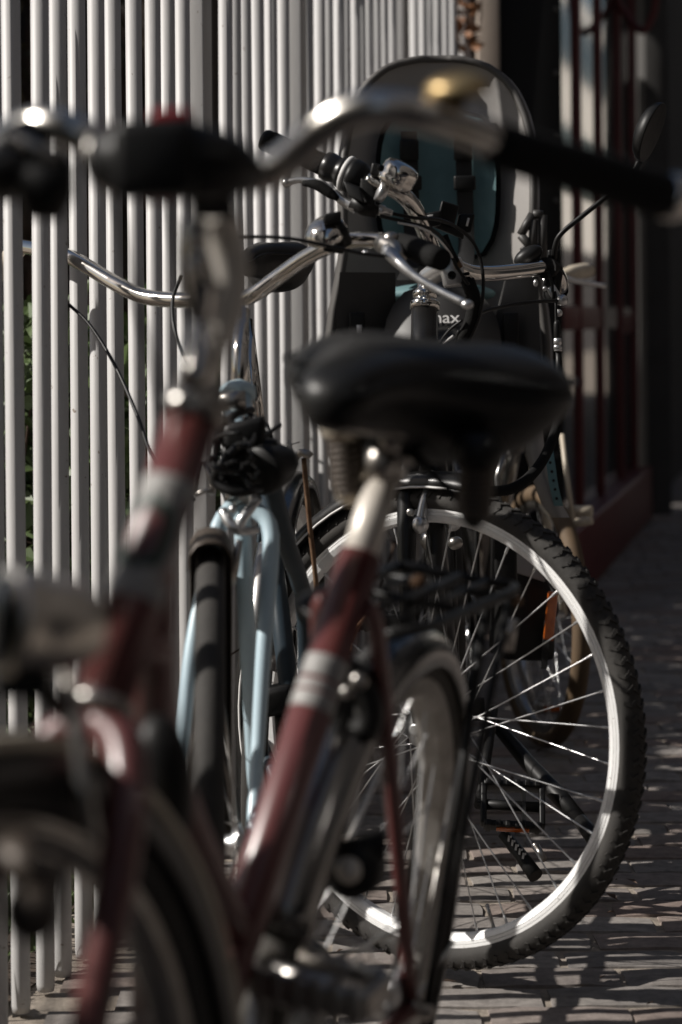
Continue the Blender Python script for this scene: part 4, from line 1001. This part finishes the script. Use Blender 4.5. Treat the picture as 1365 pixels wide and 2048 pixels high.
# ================================================================== RED BICYCLE (nearest, out of focus)
R = thing('red_bicycle', V((-.05, 1.85, 0)), 'old red bicycle nearest the camera, blurred, with wide chrome handlebar and black saddle', 'bicycle')
nF = V((.90, -.43, -.06)).normalized(); cF = P(-170, 2720, 1.40); cF.z = .352
wheel(R, cF, nF, .352, .0185, 'rubber', 'steel', 32, .07, .018, name='front_wheel', spoke_me=SPOKE_D)
mgF = mudguard(R, cF, nF, .372, .026, -105, 40, 'blackpaint', .030, V((-.5, -.86, 0)), 48)
e1 = (Z-nF*Z.dot(nF)).normalized(); e2 = nF.cross(e1); s2 = 1 if e2.dot(V((-.5, -.86, 0))) > 0 else -1
for sg in (-1, 1):
    pts = [cF+(e1*math.cos(math.radians(-105+i*4.8))+e2*s2*math.sin(math.radians(-105+i*4.8)))*.366+nF*sg*.020 for i in range(31)]
    part('lit_mudguard_edge', MB().tube(pts, .0052, 8), M['cream'], mgF)  # cream tube draws the sunlit edge of the black mudguard
hr0 = P(207, 1405, 1.53); hr1 = P(385, 835, 1.62)
axR = (hr1-hr0).normalized()
ht = part('head_tube', MB().tube([hr0, hr1], .0185, 20), M['red'], R)
m_ = MB(); a_ = hr0+(hr1-hr0)*.37; b_ = hr0+(hr1-hr0)*.72; 
m_.lathe(a_, axR, [(.0189, -.008), (.0193, -.007), (.0193, .007), (.0189, .008)], 20); part('decal_band', m_, M['badge'], ht); m_ = MB(); m_.lathe(b_, axR, [(.0189, -.008), (.0193, -.007), (.0193, .006), (.0189, .007)], 20); part('decal_band', m_, M['badge'], ht)
mid = (a_+b_)/2; bn = V((-.35, -.9, .1)); bn = (bn-axR*bn.dot(axR)).normalized(); bs = axR.cross(bn)
def crest(r0, sx, sy, nm, mm):
    m_ = MB(); rows = []
    for j in range(9):
        v = -1+j/4.0; row = []
        for i in range(9):
            u = -1+i/4.0
            hw = sx*math.sqrt(max(0, 1-abs(v)**3)); ang = u*hw/.0189
            row.append(mid+axR*v*sy+(bn*math.cos(ang)+bs*math.sin(ang))*r0)
        rows.append(row)
    m_.grid(rows); return part(nm, m_, M[mm], ht)
crest(.0192, .026, .036, 'badge', 'badge'); crest(.01945, .021, .029, 'badge', 'green'); crest(.0197, .012, .018, 'badge', 'red')
part('lower_headset', MB().lathe(hr0, -axR, [(.0185, -.002), (.0225, 0), (.0225, .006), (.019, .008)], 20), M['steel'], R)
part('upper_headset', MB().lathe(hr1, axR, [(.0185, -.004), (.0225, -.002), (.0225, .01), (.018, .013), (.018, .024), (.0125, .028)], 20), M['steel'], R)
for sg in (1, -1):
    o_ = nF*.05*sg
    pts = [hr0-axR*.012, hr0-axR*.028+o_*.5, hr0-axR*.085+o_*.85, cF+(hr0-cF)*.5+o_*1.05+V((.0, .0, 0)), cF+(hr0-cF)*.2+o_+V((.01, .02, 0)), cF+o_*1.1]
    part('fork_leg', MB().tube(pts, [.013, .0135, .013, .0125, .010, .008], 14, smooth=5), M['red'], R)
# stem
st = PP([(385, 830, 1.62), (402, 760, 1.63), (425, 690, 1.64), (446, 620, 1.65), (452, 540, 1.655), (446, 470, 1.65), (436, 420, 1.64)])
part('stem', MB().tube(st, [.0112, .0115, .012, .0155, .0165, .0145, .013], 16, smooth=4), M['silverpaint'], R)
m_ = MB(); m_.tube(PP([(404, 640, 1.60), (402, 560, 1.6), (393, 500, 1.6), (392, 440, 1.6)]), [.006, .0105, .0085, .008], 12, smooth=4); m_.tube(PP([(404, 640, 1.6), (405, 700, 1.6), (388, 770, 1.59)]), [.006, .012, .01], 12, smooth=3)
for yy in (480, 535): m_.ell(P(391, yy, 1.592), V((.007, 0, 0)), V((0, .007, 0)), V((0, 0, .007)))
part('brake_rod_bracket', m_, M['chrome'], R)
# handlebar
barR = [(-60, 330, 1.66), (0, 285, 1.62), (50, 258, 1.59), (105, 250, 1.575), (160, 268, 1.57), (215, 302, 1.575), (300, 335, 1.59), (430, 352, 1.60), (520, 348, 1.59), (575, 320, 1.575), (640, 262, 1.56), (700, 226, 1.55), (765, 215, 1.545), (840, 228, 1.55), (920, 252, 1.565), (1000, 285, 1.585), (1060, 305, 1.6)]
tube_part('handlebar', barR, .0122, 'oldchrome', R, 18, 6)
tube_part('grip', [(985, 286, 1.58), (1060, 310, 1.6), (1200, 350, 1.64), (1330, 392, 1.68)], [.0155, .0165, .0165, .0165], 'grip', R, 18, 4)
part('grip_cap', MB().lathe(P(1335, 393, 1.68), P(1335, 393, 1.68)-P(1200, 350, 1.64), [(.0165, -.004), (.017, 0), (.017, .008), (.013, .013), (.0, .014)], 18), M['chrome'], R)
tube_part('grip', [(-20, 300, 1.63), (-110, 360, 1.69), (-200, 410, 1.75)], .0165, 'grip', R, 18)
m_ = MB(); m_.tube(PP([(70, 272, 1.56), (20, 300, 1.57), (-40, 330, 1.6)]), [.014, .016, .018], 14); m_.tube(PP([(140, 325, 1.55), (80, 340, 1.55), (10, 345, 1.57), (-60, 380, 1.62)]), [.008, .018, .02, .012], 14, smooth=4); m_.tube(PP([(88, 330, 1.55), (92, 390, 1.55), (90, 440, 1.55)]), [.02, .019, .011], 14); lvR = part('lever_bracket', m_, M['black'], R)
tube_part('brake_lever', [(20, 268, 1.545), (60, 290, 1.535), (115, 320, 1.535)], [.004, .0055, .004], 'steel', lvR, 10, 4)
m_ = MB(); m_.tube(PP([(232, 318, 1.545), (260, 318, 1.535), (300, 318, 1.53), (380, 322, 1.53), (450, 332, 1.54), (500, 346, 1.56)]), [.022, .0235, .0245, .0255, .0215, .012], 14, smooth=3); m_.box(P(310, 318, 1.52), V((.026, 0, .001)), V((0, .018, 0)), V((0, 0, .0245)), .008); bb_ = part('bar_lock', m_, M['black'], R)
m_ = MB(); m_.tube(PP([(222, 320, 1.55), (236, 316, 1.545)]), .0235, 18); part('lock_collar', m_, M['steel'], bb_)
m_ = MB(); m_.box(P(345, 244, 1.54), V((.013, 0, 0)), V((0, .01, 0)), V((0, 0, .0075)), .003); part('red_lens', m_, M['redlight'], bb_); m_ = MB(); m_.box(P(322, 388, 1.54), V((.012, 0, 0)), V((0, .01, 0)), V((0, 0, .006)), .003); part('red_lens', m_, M['redlight'], bb_)
m_ = MB(); m_.tube(PP([(385, 395, 1.58), (470, 395, 1.58)]), .014, 14); part('bar_clamp', m_, M['black'], R)
# bell
m_ = MB(); m_.lathe(P(916, 182, 1.56), V((-.1, -.25, .95)), [(.012, -.003), (.0205, 0), (.0215, .004), (.018, .008), (.010, .011), (0, .012)], 24); bR = part('bell', m_, M['brass'], R)
m_ = MB(); m_.tube(PP([(912, 240, 1.56), (914, 186, 1.56)]), .006, 10); part('bell_post', m_, M['black'], bR)
tube_part('cable', [(330, 380, 1.56), (345, 440, 1.56), (365, 560, 1.57), (300, 720, 1.56), (262, 900, 1.55)][:3]+[(385, 640, 1.58)], .0022, 'cable', R, 8, 5)
tube_part('cable', [(205, 345, 1.56), (240, 430, 1.57), (262, 560, 1.58), (300, 700, 1.6), (330, 830, 1.6)], .0022, 'cable', R, 8, 5)
# head lamp
m_ = MB(); m_.lathe(P(52, 1245, 1.40), V((-.80, -.45, .12)), [(.004, -.050), (.018, -.044), (.027, -.03), (.0305, -.008), (.031, .006), (.0325, .008), (.0325, .013), (.029, .015)], 28); hl = part('head_lamp', m_, M['lampchrome'], R)
m_ = MB(); m_.lathe(P(52, 1245, 1.40)+V((-.80, -.45, .12)).normalized()*.012, V((-.80, -.45, .12)), [(.029, 0), (.026, .004), (.012, .008), (0, .009)], 24); part('lens', m_, M['glass'], hl)
m_ = MB(); m_.tube(PP([(70, 1320, 1.41), (100, 1400, 1.44), (150, 1440, 1.48)]), [.009, .007, .006], 10); m_.box(P(50, 1345, 1.40), V((.016, 0, 0)), V((0, .012, 0)), V((0, 0, .014)), .004); part('lamp_bracket', m_, M['black'], hl)
tube_part('mudguard_stay', [(135, 1330, 1.44), (150, 1420, 1.43), (165, 1560, 1.42), (190, 1690, 1.41)], .0048, 'steel', R, 8)
m_ = MB(); m_.tube(PP([(15, 1700, 1.33), (60, 1740, 1.32), (85, 1800, 1.32)]), [.012, .011, .009], 12); m_.tube(PP([(110, 1720, 1.33), (70, 1830, 1.32)]), [.009, .013], 12); m_.ell(P(65, 1825, 1.315), V((.016, 0, 0)), V((0, .014, 0)), V((0, 0, .016))); part('dynamo', m_, M['brownmetal'], R)
# frame
bbR = P(300, 2430, 1.86); clp = P(772, 930, 2.15); stTop = P(722, 1112, 2.10)
part('down_tube', MB().tube([hr0+axR*.035, P(312, 1300, 1.62), P(302, 1700, 1.72), bbR], .0150, 16), M['red'], R)
sd = (stTop-bbR).normalized()
stu = part('seat_tube', MB().tube([bbR, stTop], .0188, 18), M['red'], R)
part('top_tube', MB().tube([hr0+axR*.12, P(330, 1500, 1.7), bbR+sd*.22], .0140, 16, smooth=5), M['red'], R)
m_ = MB()
for py, hh in ((1350, .009), (1385, .003), (1412, .006)):
    p = bbR+sd*((P(0, py, 2.05).z-bbR.z)/sd.z); m_ = MB(); m_.lathe(p, sd, [(.0189, -hh-.001), (.0193, -hh), (.0193, hh), (.0189, hh+.001)], 20)
    part('decal_band', m_, M['badge'], stu)
part('seat_post', MB().tube([stTop-sd*.02, clp+(clp-stTop)*.02], .0158, 16), M['silverpaint'], R)
m_ = MB(); m_.lathe(P(765, 955, 2.14), sd, [(.0135, 0), (.019, .002), (.020, .012), (.017, .016)], 16); m_.tube(PP([(775, 900, 2.13), (790, 872, 2.12)]), .012, 12); m_.ell(P(762, 925, 2.115), V((.014, 0, 0)), V((0, .014, 0)), V((0, 0, .017))); m_.ell(P(782, 880, 2.105), V((.011, 0, 0)), V((0, .011, 0)), V((0, 0, .012))); m_.tube(PP([(745, 905, 2.13), (830, 915, 2.13)]), .008, 10)
part('saddle_clamp', m_, M['steel'], R)
sfw = V((-.42, -.90, -.02)).normalized(); upR = V((.10, -.02, 1)).normalized(); lfR = upR.cross(sfw).normalized()
so = P(806, 740, 2.13)
saddle(R, so, sfw, upR, Ln=.27, Wd=.143)
sup = so-sfw*.10
for sg in (1, -1):
    a_ = P(690, 868, 2.14) if sg < 0 else P(955, 925, 2.08); b_ = P(700, 985, 2.14) if sg < 0 else P(948, 1030, 2.08)
    part('saddle_spring', MB().tube(spring(a_, b_, .0135, .002, 9), .0032, 6), M['brownmetal'], R)
    m_ = MB(); m_.lathe(a_, V((0, 0, 1)), [(.015, -.006), (.021, 0), (.024, .008), (.018, .026)], 16); m_.tube([b_, so-Z*.06+sfw*.01], .005, 8); m_.lathe(b_, V((0, 0, -1)), [(.013, -.004), (.012, .004), (.004, .012)], 12); part('spring_mount', m_, M['cream' if sg < 0 else 'black'], R)
m_ = MB()
for sg in (-.022, .022): m_.tube([so-Z*.045+lfR*sg-sfw*.06, so-Z*.055+lfR*sg*1.1, so-Z*.04+lfR*sg*.5+sfw*.15], .0035, 8, smooth=4)
part('saddle_rail', m_, M['steel'], R)
# rear wheel
nr = V((.95, -.265, -.165)).normalized(); cR = P(700, 1985, 2.32)
wheel(R, cR, nr, .340, .0205, 'dustrubber', 'dullrim', 32, .1, .026, name='rear_wheel', rimw=.0165)
frR = V((-.30, -.945, 0))
mudguard(R, cR, nr, .356, .029, -165, 66, 'greymetal', .034, frR, 56)
for sg in (1, -1):
    ex = cR+nr*.062*sg
    part('seat_stay', MB().tube([stTop-sd*.045+nr*.016*sg, stTop-sd*.07+nr*.026*sg-frR*.03, ex+(stTop-ex)*.55+nr*.006*sg, ex], [.009, .008, .0075, .007], 12, smooth=4), M['red'], R)
    part('chain_stay', MB().tube([bbR+nr*.03*sg, ex], .009, 12), M['red'], R)
    m_ = MB(); m_.lathe(ex, nr*sg, [(.014, 0), (.014, .006), (.009, .007), (.009, .018), (.005, .022)], 12); part('axle_nut', m_, M['steel'], R)
    m_ = MB()
    for an in (-150, -95, -40):
        e1 = (Z-nr*Z.dot(nr)).normalized(); e2 = nr.cross(e1); s2 = 1 if e2.dot(frR) > 0 else -1
        q = cR+(e1*math.cos(math.radians(an))+e2*s2*math.sin(math.radians(an)))*.335+nr*.03*sg
        m_.tube([ex, q], .0025, 6)
    part('mudguard_stay', m_, M['steel'], R)
# rack
m_ = MB()
e1 = (Z-nr*Z.dot(nr)).normalized()
def rp(f, l, z=.0): return cR+e1*(.388+z)-frR.normalized()*f+nr*l
for l in (-.06, .06): m_.tube([rp(-.18, l*.5, -.01), rp(-.15, l), rp(.0, l*1.05), rp(.16, l*1.05), rp(.19, l*.6)], .0052, 8, smooth=4)
for l in (-.03, 0, .03): m_.tube([rp(-.16, l), rp(.18, l)], .0035, 8)
for f in (-.15, -.03, .09, .175): m_.tube([rp(f, -.062), rp(f, .062)], .0045, 8)
for l in (-.062, .062): m_.tube([rp(.05, l), cR+nr*l*1.25], .005, 8); m_.tube([rp(.15, l), cR+nr*l*1.25], .004, 8)
rko = part('rear_rack', m_, M['black'], R)
m_ = MB(); m_.tube([rp(-.12, .03, .012), rp(.05, .03, .018)], .005, 8); m_.tube([rp(-.12, -.03, .012), rp(.05, -.03, .018)], .005, 8); m_.tube([rp(.05, -.03, .018), rp(.05, .03, .018)], .005, 8); part('rack_clamp', m_, M['black'], rko)
m_ = MB(); m_.tube(PP([(1022, 1238, 2.5), (1012, 1300, 2.5)]), .0085, 12); m_.ell(P(1022, 1264, 2.488), V((.005, 0, 0)), V((0, .005, 0)), V((0, 0, .005))); part('rack_bolt', m_, M['steel'], rko)
m_ = MB(); m_.ell(P(837, 1163, 2.25), V((.008, 0, 0)), V((0, .006, 0)), V((0, 0, .007))); part('reflector', m_, M['rust'], rko); m_ = MB(); m_.ell(P(1035, 1202, 2.4), V((.006, 0, 0)), V((0, .006, 0)), V((0, 0, .005))); part('reflector', m_, M['rust'], rko)
# ring lock and clutter between seat stays
m_ = MB(); m_.tube(PP([(655, 1370, 2.12), (690, 1340, 2.12), (725, 1375, 2.12), (740, 1430, 2.12), (725, 1470, 2.12)]), .013, 12, smooth=4); m_.box(P(690, 1400, 2.14), V((.03, 0, 0)), V((0, .014, 0)), V((0, 0, .03)), .008); rl = part('ring_lock', m_, M['black'], R)
m_ = MB(); m_.ell(P(719, 1362, 2.10), V((.008, 0, 0)), V((0, .006, 0)), V((0, 0, .008))); m_.ell(P(694, 1384, 2.10), V((.006, 0, 0)), V((0, .005, 0)), V((0, 0, .006))); part('lock_rivet', m_, M['steel'], rl)
m_ = MB(); m_.lathe(P(700, 1740, 2.1), V((-.3, -1, .1)), [(.018, -.04), (.026, -.03), (.026, .0), (.014, .006)], 18); m_.box(P(728, 1700, 2.12), V((.020, 0, .006)), V((0, .014, 0)), V((0, 0, .013)), .006); td = part('tail_dynamo', m_, M['black'], R)
part('dynamo_cap', MB().lathe(P(700, 1740, 2.094), V((-.3, -1, .1)), [(.010, 0), (.012, .003), (.008, .009), (0, .010)], 16), M['silverpaint'], td)
pR = P(640, 1965, 1.98)
m_ = MB(); m_.tube([bbR+nr*.07, pR-nr*.05], [.011, .009], 12); part('crank', m_, M['steel'], R)
pedal(R, pR, nr, frR, Z, 'steel')
part('bottom_bracket', MB().tube([bbR-nr*.045, bbR+nr*.065], .022, 16), M['red'], R)
part('chainring', MB().lathe(bbR-nr*.055, -nr, [(.09, 0), (.09, .003)], 36), M['steel'], R)
part('chain_case', MB().tube([bbR-nr*.058, cR-nr*.058], [.095, .05], 16), M['black'], R)
part('crank', MB().tube([bbR-nr*.07, bbR*2-pR-nr*.02], [.011, .009], 12), M['steel'], R); pedal(R, bbR*2-pR-nr*.07, nr, frR, Z, 'steel', False)
m_ = MB(); m_.ell(P(322, 1570, 1.62), V((.023, 0, .002)), V((0, .02, 0)), V((-.002, 0, .048)), 16, 10); part('frame_pouch', m_, M['black'], R)
# dry leaf
lf = MB(); q = PP([(706, 1284, 3.36), (712, 1262, 3.35), (730, 1236, 3.345), (752, 1212, 3.35), (772, 1200, 3.36)])
wd = [.004, .010, .014, .012, .002]
rws = []
for p, w_ in zip(crom(q, 4), [wd[min(4, int(i/4))]+(wd[min(4, int(i/4)+1)]-wd[min(4, int(i/4))])*(i % 4)/4 for i in range(17)]):
    rws.append([p+V((.75, 0, .66))*w_, p+V((0, -.008, 0)), p-V((.75, 0, .66))*w_])
lf.grid(rws); lf.grid([[p+V((0, .0008, 0)) for p in r_] for r_ in rws])
lf.tube(PP([(706, 1284, 3.36), (704, 1300, 3.36), (696, 1318, 3.36)]), .0008, 5)
tag(part('dead_leaf', lf, M['dryleaf']), 'curled orange dead leaf caught between the red seat tube and front spokes', 'leaf')
